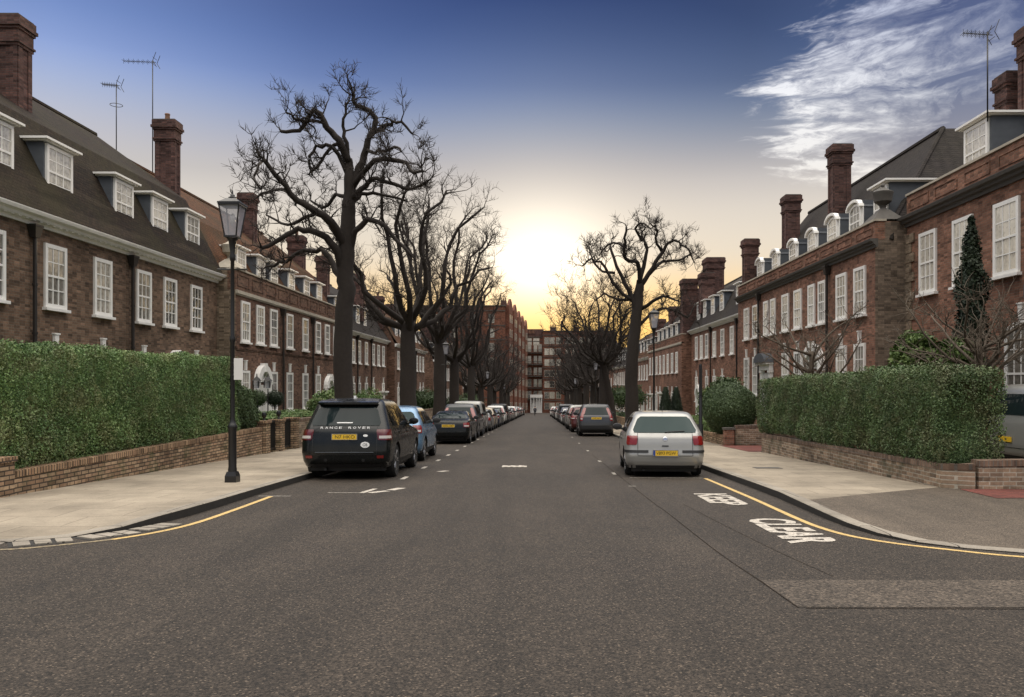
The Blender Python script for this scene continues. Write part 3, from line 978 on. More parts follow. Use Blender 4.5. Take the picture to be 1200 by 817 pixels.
def conifer():
    x, Y = 11.75, 22.0
    zg = g(Y) + .1
    root = ob('columnar_conifer', None, loc=(x, Y, zg), label='tall narrow dark conifer against the red brick house front', cat='tree')
    sub('trunk', MB().tube([(0, 0, -.2), (0, 0, 4.5)], [.1, .04], 7).mesh('trunk', M['bark'], True), root)

    def surf(rng, n):
        t = rng.uniform(0, 1, n); a = rng.uniform(0, 2 * math.pi, n)
        r = .36 * np.clip(np.minimum(.75 + t * 2, (1.02 - t) * 3.2), 0, 1) * (1 + .22 * np.sin(t * 31 + a * 2) + .12 * np.sin(t * 70 + a * 5))
        d = np.stack([np.cos(a), np.sin(a), np.full(n, .6)], 1)
        return np.stack([r * np.cos(a), r * np.sin(a), .5 + t * 6.1], 1), d
    cv, cq = [], []
    for k_, (rr, zz) in enumerate(((.2, .5), (.26, 2), (.26, 4.8), (.04, 6.3))):
        cv += [(rr * math.cos(j * .6283), rr * math.sin(j * .6283), zz) for j in range(10)]
    cq = [(i * 10 + j, i * 10 + (j + 1) % 10, 10 + i * 10 + (j + 1) % 10, 10 + i * 10 + j) for i in range(3) for j in range(10)]
    sub('crown', foliage_mesh('crown', surf, 16000, .09, M['yew'], 80, .12, .8, (cv, cq)), root)


conifer()
# ------------------------------------------------------------------ windows (local: x across, front = -y, z up from the sill line)
_wc = {}


def arch_pts(w, h, rise, n=10):
    """outline of an opening with a curved head: half-width w, spring line h-rise"""
    return [(-w, 0), (w, 0)] + [(w * math.cos(math.pi * i / n), h - rise + rise * math.sin(math.pi * i / n)) for i in range(n + 1)]


def ring_prism(mb, outer, inner, y0, y1, m=0):
    n = len(outer)
    vs = [(p[0], y0, p[1]) for p in outer] + [(p[0], y0, p[1]) for p in inner] + [(p[0], y1, p[1]) for p in outer] + [(p[0], y1, p[1]) for p in inner]
    fs = []
    for i in range(n):
        j = (i + 1) % n
        fs += [(i, j, n + j, n + i), (2 * n + j, 2 * n + i, 3 * n + i, 3 * n + j), (i, 2 * n + i, 2 * n + j, j), (n + i, n + j, 3 * n + j, 3 * n + i)]
    mb.add(vs, fs, m)


def window_meshes(w, h, cols=3, rows=4, rise=0.0, fr=.115, key=False, sill=True, lod=False, dull=False, pale=False):
    k_ = (round(w, 2), round(h, 2), cols, rows, round(rise, 2), fr, key, sill, lod, dull, pale)
    if k_ in _wc:
        return _wc[k_]
    hw = w / 2
    fm = MB()
    if rise:
        ring_prism(fm, arch_pts(hw, h, rise), arch_pts(hw - fr, h - fr, rise - fr * .3), -.055, .03)
        # closes the foot of the ring where both outlines start at z=0
        fm.box(-hw + fr, hw - fr, -.05, .03, 0, fr)
        top = h - fr
    else:
        fm.box(-hw, -hw + fr, -.055, .03, 0, h).box(hw - fr, hw, -.055, .03, 0, h)
        fm.box(-hw + fr, hw - fr, -.05, .03, 0, fr).box(-hw + fr, hw - fr, -.05, .03, h - fr, h)
        top = h - fr
    iw = hw - fr
    bar = .03 if not lod else .035
    zm = h * .5
    fm.box(-iw, iw, -.043, .02, zm - .03, zm + .03)
    for i in range(1, cols):
        x = -iw + 2 * iw * i / cols
        ht = top if not rise else h - rise + rise * math.sqrt(max(0, 1 - (x / hw) ** 2)) - fr * .5
        fm.box(x - bar / 2, x + bar / 2, -.036, .015, fr, ht)
    for j in range(1, rows):
        if abs(j / rows - .5) < .01:
            continue
        z = fr + (top - fr) * j / rows
        fm.box(-iw, iw, -.034, .012, z - bar / 2, z + bar / 2)
    frame = fm.mesh('window_frame', M['window_dull' if dull else 'white'])
    pm = MB()
    if rise:
        o = arch_pts(iw + .01, h - fr + .01, rise)
        pm.add([(p[0], -.022, p[1]) for p in o], [tuple(range(len(o)))])
    else:
        # two sashes, the lower one set back a little
        pm.add([(-iw, -.024, zm), (iw, -.024, zm), (iw, -.0245, top), (-iw, -.0245, top)], [(0, 1, 2, 3)])
        pm.add([(-iw, -.012, fr), (iw, -.012, fr), (iw, -.0122, zm), (-iw, -.0122, zm)], [(0, 1, 2, 3)])
    pane = pm.mesh('pane', M['glass_pale' if pale else 'glass'], fix=False)
    si = None
    if sill:
        si = MB().box(-hw - .07, hw + .07, -.13, .02, -.085, -.003).mesh('sill', M['white'])
    ky = None
    if key:
        zt = h + .02
        ky = MB().prism([(-.075, zt), (.075, zt), (.1, zt + .4), (-.1, zt + .4)], 'y', -.07, .02).box(-.13, .13, -.09, .02, zt + .405, zt + .45).mesh('keystone', M['white'])
    _wc[k_] = (frame, pane, si, ky)
    return _wc[k_]


def add_window(parent, loc, rz, w, h, **kw):
    fr, pa, si, ky = window_meshes(w, h, **kw)
    o = ob('window', fr, parent, loc, rz)
    sub('pane', pa, o)
    if si: sub('sill', si, o)
    if ky: sub('keystone', ky, o)
    return o


# ------------------------------------------------------------------ a house of the terrace
class House:
    def __init__(s, label, side, F, y0, y1, name='terraced_house', cat='house', group='brick terraced houses along the street'):
        s.s, s.F, s.y0, s.y1 = side, F, y0, y1
        s.zg = g((y0 + y1) / 2)
        s.root = ob(name, None, loc=(F, (y0 + y1) / 2, s.zg), label=label, cat=cat, group=group)
        s.rz = R(90) if side < 0 else R(-90)

    def X(s, o):
        return s.F - s.s * o

    def put(s, name, mb, mat, smooth=False, parent=None, angle=None):
        """mb in (outward o, y, z) coordinates"""
        me = mb.mesh(name, mat, smooth, False)
        n = len(me.vertices)
        co = np.empty(n * 3)
        me.vertices.foreach_get('co', co)
        co = co.reshape(-1, 3)
        par = parent or s.root
        t = W[par.name].translation
        co[:, 0] = s.F - s.s * co[:, 0] - t.x
        co[:, 1] -= t.y
        co[:, 2] -= t.z
        me.vertices.foreach_set('co', co.ravel())
        bm = bmesh.new(); bm.from_mesh(me); bmesh.ops.recalc_face_normals(bm, faces=bm.faces); bm.to_mesh(me); bm.free()
        if angle: me.set_sharp_from_angle(angle=R(angle))
        me.update()
        return sub(name, me, par)

    # -- main body
    def body(s, eave, prof, depth, mat_wall, mat_roof, parapet=None, hip=(False, False), side_mat=None, band=None, roof_hi=None):
        """prof: front roof outline (o, z) from eave to ridge; mirrored for the back"""
        s.eave = eave
        back = [(-depth - o, z) for o, z in prof[:-1]][::-1]
        full = prof + back
        zb = s.zg - 1.2
        mb = MB()
        inner = [(o - .06 if i < len(prof) - 1 else (o if i == len(prof) - 1 else o + .06), z - .1) for i, (o, z) in enumerate(full)]
        if not any(hip):
            poly = [(0, zb), (0, eave)] + [p for p in inner if p[1] > eave + .05 and p[0] < 0] + [(-depth, eave), (-depth, zb)]
            mb.prism(poly, 'y', s.y0, s.y1)
        else:
            mb.box(-depth, 0, s.y0, s.y1, zb, eave)
        s.put('wall', mb, mat_wall)
        if side_mat:
            mb = MB().box(-depth, .004, s.y0 - .012, s.y0 - .002, zb, (parapet or eave) - .02)
            s.put('side_wall', mb, side_mat)
        if parapet:
            mb = MB().box(-.34, .006, s.y0 - .014, s.y1 + .0, eave + .16, parapet)
            if hip[0] or True:
                mb.box(-2.2, -.345, s.y0 - .01, s.y0 + .33, eave + .16, parapet)
            s.put('parapet', mb, mat_wall)
            mb = MB().box(-.38, .06, s.y0 - .05, s.y1, parapet + .003, parapet + .075)
            s.put('parapet_coping', mb, M['stone'])
            mb = MB()
            n = max(2, round((s.y1 - s.y0) / 1.9))
            for i in range(n):
                a = s.y0 + (s.y1 - s.y0) * (i + .12) / n
                b = s.y0 + (s.y1 - s.y0) * (i + .88) / n
                for za, zb_ in ((eave + .36, eave + .4), (parapet - .2, parapet - .16)):
                    mb.box(.007, .03, a, b, za, zb_)
                for ya in (a, b - .04):
                    mb.box(.007, .03, ya, ya + .04, eave + .4, parapet - .2)
            if parapet - eave > .7:
                s.put('parapet_panel_moulding', mb, mat_wall)
        # roof
        rows_lo, rows_hi = [], []
        o0 = prof[0][0]
        m = len(prof)
        F_, B_ = [], []
        for o, z in prof:
            d = (o0 - o)
            ya = s.y0 + (d if hip[0] else -.03)
            yb = s.y1 - (d if hip[1] else 0)
            yb = max(yb, ya + .05)
            F_.append(((o, ya, z), (o, yb, z)))
            B_.append(((-depth - o, ya, z), (-depth - o, yb, z)))
        mb = MB()
        for i in range(m - 1):
            mb.add([F_[i][0], F_[i][1], F_[i + 1][1], F_[i + 1][0]], [(0, 1, 2, 3)])
            mb.add([B_[i][0], B_[i][1], B_[i + 1][1], B_[i + 1][0]], [(0, 1, 2, 3)])
            for e in (0, 1):
                if hip[e]:
                    mb.add([F_[i][e], B_[i][e], B_[i + 1][e], F_[i + 1][e]], [(0, 1, 2, 3)])
        rf = s.put('roof', mb, mat_roof)
        # ridge tiles
        rt = MB().tube([F_[-1][0], F_[-1][1]], .11, 6)
        for e in (0, 1):
            if hip[e]:
                rt.tube([F_[0][e]] + [F_[i][e] for i in range(1, m)], .09, 6)
        s.put('ridge_tile', rt, mat_roof, parent=rf)
        s.roof = rf
        if not any(hip):      # verge boards and raised gable edge
            for e, yy in ((0, s.y0), (1, s.y1)):
                pass
        return s

    def cornice(s, z, proj=.42, h=.34, dentil=True, mat=None, y0=None, y1=None):
        y0, y1 = y0 if y0 is not None else s.y0, y1 if y1 is not None else s.y1
        mat = mat or M['white']
        pr = [(.002, z - h), (.07, z - h), (.09, z - h * .72), (proj * .55, z - h * .62), (proj * .6, z - h * .42), (proj * .9, z - h * .3), (proj, z - h * .05), (proj, z), (.002, z)]
        mb = MB().prism(pr, 'x', y0, y1)
        # prism along x of (y,z) pairs -> swap into (o, y, z)
        mb.v = [(p[1], p[0], p[2]) for p in mb.v]
        c = s.put('cornice', mb, mat)
        if dentil:
            d = MB().box(.075, .0935, y0 + .01, y1 - .01, z - h * .7, z - h * .63)
            n = int((y1 - y0) / .3)
            for i in range(n):
                y = y0 + (i + .5) * (y1 - y0) / n
                d.box(.088, proj * .5, y - .06, y + .06, z - h * .71, z - h * .62 - .004)
            s.put('dentil_moulding', d, mat, parent=c)
        return c

    def band(s, z, h=.14, proj=.07, mat=None):
        mb = MB().box(.008, proj, s.y0 - .02, s.y1, z, z + h).box(.008, proj * .6, s.y0, s.y1, z - .06, z - .003)
        return s.put('string_course', mb, mat or M['stone'])

    def window(s, y, zb, zt, w=1.1, o=.012, **kw):
        kw.setdefault('pale', s.s > 0)
        return add_window(s.root, (s.X(o), y, zb), s.rz, w, zt - zb, **kw)

    def dormer(s, y, zb, zt, w=1.35, o=-.35, back=2.1, arched=False, cheek=None, cols=3):
        hw = w / 2
        mb = MB().box(o - back, o - .02, y - hw - .09, y + hw + .09, zb - .35, zt + .03)
        d = s.put('dormer', mb, cheek or M['lead'])
        fr, pa, si, _ = window_meshes(w, zt - zb, pale=True, cols=cols, rows=4, rise=.22 if arched else 0, fr=.1, sill=False)
        wd = ob('dormer_window', fr, d, (s.X(o), y, zb), s.rz)
        sub('pane', pa, wd)
        mb = MB()
        if arched:
            n = 10
            outer = [(hw + .12) * math.cos(math.pi * i / n) for i in range(n + 1)]
            poly = [(y + a, zt - .2 + .36 * math.sin(math.pi * i / n)) for i, a in enumerate(outer)]
            poly2 = [(y + a * .9, zt - .22 + .27 * math.sin(math.pi * i / n)) for i, a in enumerate(outer)]
            mb.prism(poly + poly2[::-1], 'x', o - .05, o + .16)
            s.put('dormer_hood', mb, M['white'], parent=d)
            s.put('dormer_roof', MB().prism([(y + a, zt - .22 + .3 * math.sin(math.pi * i / n)) for i, a in enumerate(outer)], 'x', o - back, o - .06), M['lead'], parent=d)
            s.put('dormer_face', MB().box(o - .045, o - .012, y - hw - .1, y - hw - .002, zb, zt - .15).box(o - .045, o - .012, y + hw + .002, y + hw + .1, zb, zt - .15), M['white'], parent=d)
        else:
            mb.box(o - back, o + .2, y - hw - .26, y + hw + .26, zt + .075, zt + .14)
            mb.box(o - back + .05, o + .12, y - hw - .17, y + hw + .17, zt + .033, zt + .074)
            s.put('dormer_roof', mb, M['white'], parent=d)
        return d

    def downpipe(s, y, zt, zb=None, o=.12):
        zb = zb if zb is not None else s.zg
        mb = MB().tube([(o, y, zb), (o, y, zt - .35)], .055, 8).frustum(o, y, zt - .42, .08, .1, zt - .12, .13, .17).box(o - .14, o + .14, y - .18, y + .18, zt - .117, zt - .06)
        for k_ in range(4):
            zz = zb + .8 + k_ * (zt - zb - 1.2) / 4
            mb.tube([(o, y, zz), (o, y, zz + .07)], .075, 8)
        return s.put('downpipe', mb, M['pipe'])

    def chimney(s, o0, o1, y0, y1, zb, zt, pots=0, mat=None):
        mat = mat or M['brick_chimney']
        c0 = zt - .95
        mb = MB().box(o0, o1, y0, y1, zb, c0)
        oc, yc, a, b = (o0 + o1) / 2, (y0 + y1) / 2, (o1 - o0) / 2, (y1 - y0) / 2
        for z0, z1, e in ((c0, c0 + .09, .05), (c0 + .093, c0 + .16, .09), (c0 + .163, c0 + .52, .045), (c0 + .523, c0 + .61, .09), (c0 + .613, c0 + .72, .14), (c0 + .723, zt, .1)):
            mb.box(oc - a - e, oc + a + e, yc - b - e, yc + b + e, z0, z1)
        # raised strips leave a sunk panel on each face
        for yy, e in ((y0 - .03, .028), (y1 + .002, .028)):
            for oo in (o0, o1 - .22):
                mb.box(oo + .002, oo + .22, yy, yy + e, zb, c0 - .01)
            if o1 - o0 > 1.3:
                mb.box(oc - .11, oc + .11, yy, yy + e, zb, c0 - .01)
        mb.box(o1 + .002, o1 + .03, y0 + .002, y0 + .2, zb, c0 - .01).box(o1 + .002, o1 + .03, y1 - .2, y1 - .002, zb, c0 - .01)
        c = s.put('chimney', mb, mat)
        lm = MB().box(o0 - .05, o1 + .05, y0 - .05, y1 + .05, zt + .003, zt + .05)
        for i in range(pots):
            oo = o0 + (i + .5) * (o1 - o0) / pots
            pm = MB().lathe([(.1, zt + .04), (.12, zt + .06), (.1, zt + .3), (.125, zt + .34), (.11, zt + .38)], 10, (oo, yc, 0))
            s.put('chimney_pot', pm, M['pot'], True, parent=c, angle=40)
        s.put('chimney_flaunching', lm, M['stone_dark'], parent=c)
        return c

    # -- door cases
    def door(s, y, zb, kind, w=1.05, h=2.15):
        hw = w / 2
        sur = MB()
        if kind == 'pediment':
            zt = zb + h + .35
            for q in (-1, 1):
                a = y + q * (hw + .22)
                sur.box(.01, .16, a - .15, a + .15, zb, zt).box(.01, .2, a - .19, a + .19, zt + .003, zt + .1)
            sur.box(.01, .14, y - hw - .06, y + hw + .06, zb + h + .03, zt)
            sur.box(.01, .24, y - hw - .45, y + hw + .45, zt + .103, zt + .28)
            z0 = zt + .283
            W2 = hw + .62
            sur.add([], [])
            for (pa, pb) in (((y - W2, z0), (y, z0 + .62)), ((y + W2, z0), (y, z0 + .62))):
                q = MB().prism([pa, (pa[0], pa[1] + .15), (pb[0], pb[1] + .15), pb], 'x', .01, .34)
                sur.add(q.v, q.f)
            q = MB().prism([(y - W2, z0), (y + W2, z0), (y + W2, z0 + .1), (y - W2, z0 + .1)], 'x', .012, .33)
            sur.add(q.v, q.f)
            q = MB().prism([(y - W2 + .1, z0 + .1), (y + W2 - .1, z0 + .1), (y, z0 + .6)], 'x', .008, .1)
            sur.add(q.v, q.f)
        elif kind in ('arch', 'bigarch', 'hood'):
            big = kind == 'bigarch'
            zt = zb + h
            pw = .2 if not big else .24
            for q in (-1, 1):
                a = y + q * (hw + pw)
                sur.box(.01, .17, a - pw * .75, a + pw * .75, zb, zt).box(.01, .22, a - pw, a + pw, zt + .003, zt + .12)
            if kind != 'hood':
                n = 12
                ro, ri = hw + pw * 1.75, hw * .96
                O_ = [(y + ro * math.cos(math.pi * i / n), zt + .13 + ro * .82 * math.sin(math.pi * i / n)) for i in range(n + 1)]
                I_ = [(y + ri * math.cos(math.pi * i / n), zt + .13 + ri * .82 * math.sin(math.pi * i / n)) for i in range(n + 1)]
                for i in range(n):
                    q = MB().prism([O_[i], O_[i + 1], I_[i + 1], I_[i]], 'x', .01, .26 if not big else .2)
                    sur.add(q.v, q.f)
                q = MB().prism(I_, 'x', .004, .07)
                sur.add(q.v, q.f)
                sur.box(.01, .3, y - .11, y + .11, zt + .13 + ri * .8, zt + .2 + ro * .84)
            else:
                sur.box(.01, .22, y - hw - pw * 1.8, y + hw + pw * 1.8, zt + .13, zt + .42)
                sur.box(.01, .4, y - hw - pw * 2.1, y + hw + pw * 2.1, zt + .423, zt + .52)
        else:                                       # flat hood on brackets
            zt = zb + h
            for q in (-1, 1):
                a = y + q * (hw + .16)
                sur.box(.01, .13, a - .13, a + .13, zb, zt + .15).box(.01, .5, a - .07, a + .07, zt + .153, zt + .4)
            sur.box(.01, .1, y - hw - .03, y + hw + .03, zt + .01, zt + .15)
            sur.box(.01, .62, y - hw - .42, y + hw + .42, zt + .403, zt + .53)
        c = s.put('door_case', sur, M['white'])
        if kind == 'hood':
            n = 10
            ro = hw + .46
            poly = [(y + ro * math.cos(math.pi * i / n), zb + h + .523 + .48 * math.sin(math.pi * i / n)) for i in range(n + 1)]
            s.put('hood', MB().prism(poly, 'x', .01, .5), M['lead'], parent=c)
        lf = MB()
        m_ = .0
        lf.box(.012, .05, y - hw - .05, y + hw + .05, zb, zb + h - .01)
        for r_ in range(3):
            for q in (-1, 1):
                a = y + q * hw * .48
                z0 = zb + .2 + r_ * (h - .3) / 3
                lf.box(.052, .068, a - hw * .34, a + hw * .34, z0, z0 + (h - .3) / 3 - .12)
        lf.lathe([(.0, .07), (.035, .09), (.03, .13), (0.0, .135)], 8, (0, y + hw * .75, zb + 1.0), axis='x')
        s.put('door', lf, M['door_leaf'])
        if kind in ('arch', 'bigarch'):
            n = 12
            zt = zb + h
            ri = hw * .8
            poly = [(y + ri * math.cos(math.pi * i / n), zt + .17 + ri * .8 * math.sin(math.pi * i / n)) for i in range(n + 1)]
            fl = MB().prism(poly, 'x', .072, .08)
            f_ = s.put('fanlight', fl, M['glass'])
            bars = MB()
            for i in range(1, 5):
                a = math.pi * i / 5
                bars.tube([(.09, y, zt + .17), (.09, y + ri * math.cos(a), zt + .17 + ri * .8 * math.sin(a))], .018, 4)
            s.put('glazing_bar', bars, M['white'], parent=f_)
        return c

    def urn(s, o, y, z, mat):
        mb = MB().frustum(o, y, z, .55, .55, z + .42, .16, .16)
        mb.lathe([(.16, z + .42), (.1, z + .5), (.12, z + .58), (.3, z + .72), (.33, z + .95), (.36, z + 1.02), (.36, z + 1.06), (.15, z + 1.16), (.05, z + 1.24), (.07, z + 1.3), (.02, z + 1.38)], 14, (o, y, 0))
        return s.put('finial_urn', mb, mat, True, angle=35)


def ev(a, b, n):
    return [a + (b - a) * (i + .5) / n for i in range(n)]


# ---- left row ----
H = House('nearest brown brick house with mossy roof and big chimney, over the tall hedge', -1, -14.0, 15.0, 27.55)
PROF1 = [(.32, 6.2), (-.35, 7.5), (-1.35, 9.5), (-5.3, 12.35)]
H.body(6.17, PROF1, 10.6, M['brick_dark'], M['tile_moss'])
H.cornice(6.22)
for y in (18.1, 20.7, 23.45, 26.0):
    H.window(y, 3.68, 5.5, 1.05)
    H.window(y, .4, 2.5, 1.12, key=True)
for y in (18.6, 21.4, 24.2):
    H.dormer(y, 6.95, 8.5, 1.3, -.32)
H.downpipe(22.35, 5.95)
H.chimney(-3.9, -2.45, 25.6, 26.3, 9.3, 13.15, 0)
H.chimney(-9.6, -8.2, 22.0, 23.0, 9.0, 13.0, 2)

H = House('brown brick house with white pedimented door and three dormers, beside the tall hedge', -1, -14.0, 27.57, 35.3)
H.body(6.17, PROF1, 10.6, M['brick_dark'], M['tile_moss'])
H.cornice(6.22)
for y in (28.7, 30.75, 33.1):
    H.window(y, 3.68, 5.5, 1.05)
for y in (28.7, 33.1):
    H.window(y, .3, 2.4, 1.12, key=True)
H.door(31.0, g(31) + .15, 'pediment')
for y in (27.95, 30.6, 33.5):
    H.dormer(y, 6.95, 8.45, 1.25, -.32)
H.downpipe(27.75, 5.95)
H.chimney(-8.9, -7.7, 33.3, 34.4, 9.5, 13.55, 0)

PROF2 = [(-.5, 5.95), (-.75, 6.7), (-1.9, 8.75), (-5.3, 11.55)]
LW = [36.45, 38.4, 40.35, 42.95]
RW = [45.8, 48.45, 50.55, 52.6]
for k_, (y0, y1, ws, lab) in enumerate(((35.3, 44.65, LW, 'house with parapet, corner urn and round arched white door behind ball trees'), (44.67, 54.3, RW, 'house with parapet and second arched white door, by the biggest bare tree'))):
    H = House(lab, -1, -13.2, y0, y1)
    H.body(5.45, PROF2, 10.6, M['brick_brown'], M['tile_orange'], parapet=6.5, side_mat=M['brick_pale'] if k_ == 0 else None)
    H.band(5.46, .15, .1)
    H.band(3.05, .1, .05, M['brick_brown'])
    dy = 38.55 if k_ == 0 else 50.75
    for y in ws:
        H.window(y, 3.38, 5.2, 1.04)
        if abs(y - dy) > 1:
            H.window(y, .12, 2.1, 1.0, key=True)
    H.door(dy, g(dy) + .3, 'arch', 1.25, 2.3)
    for y in ((37.9, 40.6, 42.6) if k_ == 0 else (45.6, 48.6, 51.4)):
        H.dormer(y, 6.35, 7.75, 1.12, -.72, 2.0)
    H.downpipe(41.6 if k_ == 0 else 47.1, 5.4)
    if k_ == 0:
        H.chimney(-3.95, -3.1, 36.25, 36.85, 8.6, 13.3, 1)
        H.urn(-.45, 35.85, 6.58, M['stone'])
        H.chimney(-8.6, -7.6, 44.0, 44.63, 8.6, 11.7, 0)
    else:
        H.chimney(-3.6, -2.85, 45.5, 46.2, 8.8, 12.2, 0)
        H.chimney(-3.3, -2.35, 53.4, 54.1, 8.0, 11.25, 1)

PROF3 = [(.3, 5.5), (-.3, 6.4), (-1.3, 8.3), (-5.2, 10.8)]


def plain_block(lab, side, F, y0, y1, eave, zup, zgr, wins, doorys, dorm, chim, kind='flat', pipes=(), mat='brick_red', tile='tile_grey', parapet=None, arched=False, dz=(.85, 2.15), gr=None, dormo=None):
    Hh = House(lab, side, F, y0, y1)
    if side < 0 and mat == 'brick_red': mat = 'brick_brown'
    base = [(.3, 0), (-.3, .9), (-1.3, 2.8), (-5.2, 5.2)] if not parapet else [(-.5, .4), (-.75, 1.2), (-1.9, 3.3), (-5.2, 5.7)]
    Hh.body(eave, [(o, z + eave) for o, z in base], 10.4, M[mat], M[tile], parapet=parapet)
    if parapet:
        Hh.band(eave + .01, .15, .09)
    else:
        Hh.cornice(eave + .05, .36, .3, y1 - y0 < 30)
    for y in wins:
        Hh.window(y, zup[0], zup[1], 1.0)
        if all(abs(y - d) > 1.15 for d in doorys):
            Hh.window(y, zgr[0], zgr[1], .95, key=True)
    for d in doorys:
        Hh.door(d, g(d) + .2, kind, 1.15, 2.25)
    for y in dorm:
        Hh.dormer(y, eave + dz[0], eave + dz[1], 1.1, (-.35 if not parapet else -.75) if dormo is None else dormo, 2.0, arched)
    for y in pipes:
        Hh.downpipe(y, eave - .1)
    for c in chim:
        Hh.chimney(*c)
    return Hh


plain_block('brown brick terraced house with flat white porch, half hidden by the biggest trunk', -1, -14.0, 54.32, 75.0, 5.4, (3.1, 4.9), (-.3, 1.6), [56.5, 58.9, 61.2, 63.2, 65.8, 68.6, 70.8, 73.0], [71.6],
            [57.5, 61.2, 64.3, 66.9], [(-1.5, -.8, 56.6, 57.4, 6.8, 10.4, 1), (-1.5, -.3, 65.6, 66.4, 6.6, 10.4, 0), (-1.2, -.3, 74.1, 74.9, 6.5, 9.5, 1)], pipes=(62.3, 67.5))
plain_block('brick terraced house projecting between the second and third bare trunks', -1, -13.3, 75.02, 95.0, 5.2, (2.9, 4.6), (-.7, 1.2), ev(75.6, 94.4, 8), [89.6], ev(76.5, 94, 7), [(-2.6, -1.2, 84.6, 85.8, 7.5, 9.8, 0)], pipes=(80.3, 87.3), tile='tile_orange')
plain_block('small far terraced house seen past the third trunk and the street lamp', -1, -13.4, 103.0, 124.6, 4.6, (2.0, 3.8), (-1.7, .3), ev(103.6, 124, 9), [112.5], ev(104.5, 123, 7), [(-2.6, -1.2, 112, 113.2, 7, 9.2, 0)], pipes=(109,), mat='brick_red')

# ---- right row ----
H = House('large red brick house with tall parapet and quoined corner, nearest by the clipped hedge', 1, 12.9, 12.0, 28.38)
H.body(7.15, [(-.6, 7.3), (-5.3, 11.6)], 10.6, M['brick_red'], M['tile_grey'], parapet=8.05, hip=(False, True))
H.cornice(7.3, .32, .34, False, M['stone_dark'], 12.0, 28.6)
for y, w in ((14.6, 1.2), (18.2, 1.2), (22.3, 1.22), (24.6, 1.15), (26.8, 1.15)):
    H.window(y, 4.5, 6.55, w, key=False)
for y in (17.6, 21.6):
    H.window(y, .35, 3.2, 1.5, rise=.4, cols=4, rows=4, key=True)
for y in (24.6, 26.8):
    H.window(y, .3, 2.35, 1.1, key=True)
H.dormer(25.15, 7.9, 9.55, 1.35, -.7, 2.2)
H.dormer(20.0, 7.9, 9.55, 1.35, -.7, 2.2)
H.chimney(-2.4, -1.85, 25.5, 26.1, 8.0, 11.3, 0)
H.chimney(-3.0, -1.85, 24.1, 24.9, 8.0, 12.3, 0)
mb = MB()
z, k_ = g(28) - .5, 0
while z < 6.7:
    a = .55 if k_ % 2 else .34
    mb.box(.008, .05, 28.34 - a, 28.42, z, z + .31)
    mb.box(-a, .05, 28.385, 28.42, z + .002, z + .308)
    z += .335
    k_ += 1
H.put('quoin_tile', mb, M['brick_pale'])
H.put('rainwater_head', MB().box(.02, .22, 20.9, 21.2, 3.75, 4.1), M['lead'])

PROFR = [(-.55, 6.55), (-.8, 7.35), (-4.2, 11.6)]
RA = [29.7, 31.5, 33.66, 34.95]
RB = [36.8, 38.65, 40.7, 41.95, 44.0, 45.85]
for k_, (y0, y1, ws, dy, lab) in enumerate(((28.4, 36.0, RA, 34.6, 'red brick house with corner urn and wide round headed white doorway behind the clipped hedge'), (36.02, 47.9, RB, 41.65, 'red brick house with arched dormers and dark segmental hood over its white door'))):
    H = House(lab, 1, 11.8, y0, y1)
    H.body(6.4, PROFR, 10.0, M['brick_red'], M['tile_grey'], parapet=7.2, hip=(k_ == 0, False), side_mat=M['brick_sooty'] if k_ == 0 else None)
    H.cornice(6.56, .28, .3, False, M['stone_dark'], y0 - (.25 if k_ == 0 else 0), y1)
    for y in ws:
        H.window(y, 4.02, 5.78, .84 if min(abs(y - q) for q in ws if q != y) < 1.35 else 1.05)
        if abs(y - dy) > 1.0 and not (k_ == 0 and y > 33):
            H.window(y, .9, 2.98, 1.0, key=True)
    if k_ == 0:
        H.door(dy, g(dy) + .35, 'bigarch', 1.75, 2.7)
        H.urn(-.5, 28.95, 7.28, M['stone_dark'])
        for y, ar in ((29.9, False), (32.3, True), (34.8, True)):
            H.dormer(y, 7.2, 8.75 if not ar else 8.65, 1.15, -.85, 2.3, ar)
        H.downpipe(32.85, 6.35)
        H.chimney(-8.4, -7.2, 35.2, 35.98, 8.2, 12.35, 0)
    else:
        H.door(dy, g(dy) + .3, 'hood', 1.15, 3.0)
        for y in (37.4, 40.2, 43.2, 46.2):
            H.dormer(y, 7.2, 8.55, 1.1, -.85, 2.3, True)
        H.downpipe(43.1, 6.35)
        H.chimney(-2.7, -1.9, 37.6, 38.3, 8.0, 12.6, 0)
        H.chimney(-2.75, -2.0, 45.1, 45.9, 8.0, 12.0, 0)
        H.chimney(-.95, -.22, 47.1, 47.75, 6.6, 9.9, 0)

plain_block('brick terraced house with white eaves and round arched doors beside the dark cones', 1, 12.9, 47.92, 68.5, 5.9, (3.5, 5.35), (.1, 2.1), [49.4, 51.0, 53.9, 56.7, 59.3, 62.0, 64.0, 66.0], [53.0, 64.8],
            [50.2, 53.6, 58.5, 61.5, 64.5, 67.0], [(-2.4, -1.0, 66.8, 68.4, 7.6, 11.9, 0), (-1.2, -.2, 65.0, 66.2, 7.2, 10.4, 0)], kind='arch', pipes=(52.3, 60.3), arched=False)
Hx = plain_block('parapeted brick terraced house projecting just behind the lit lamp post', 1, 12.1, 68.52, 89.4, 4.9, (2.5, 4.3), (-1.2, .8), ev(69.6, 88.8, 8), [77.5, 84.5], ev(71, 88, 6),
                 [(-1.4, -.2, 68.9, 70.2, 5.4, 10.4, 0), (-3, -1.6, 74.5, 75.8, 7, 10.2, 0), (-2.6, -1.4, 83, 84, 7, 9.4, 0)], parapet=5.7)
plain_block('far brick terraced house behind the main leafless tree', 1, 12.9, 89.42, 110.0, 4.6, (2.0, 3.8), (-1.8, .1), ev(90, 109.4, 8), [99.5], ev(91, 109, 6), [(-2.6, -1.2, 99, 100.2, 7, 9.4, 0)], tile='tile_orange')
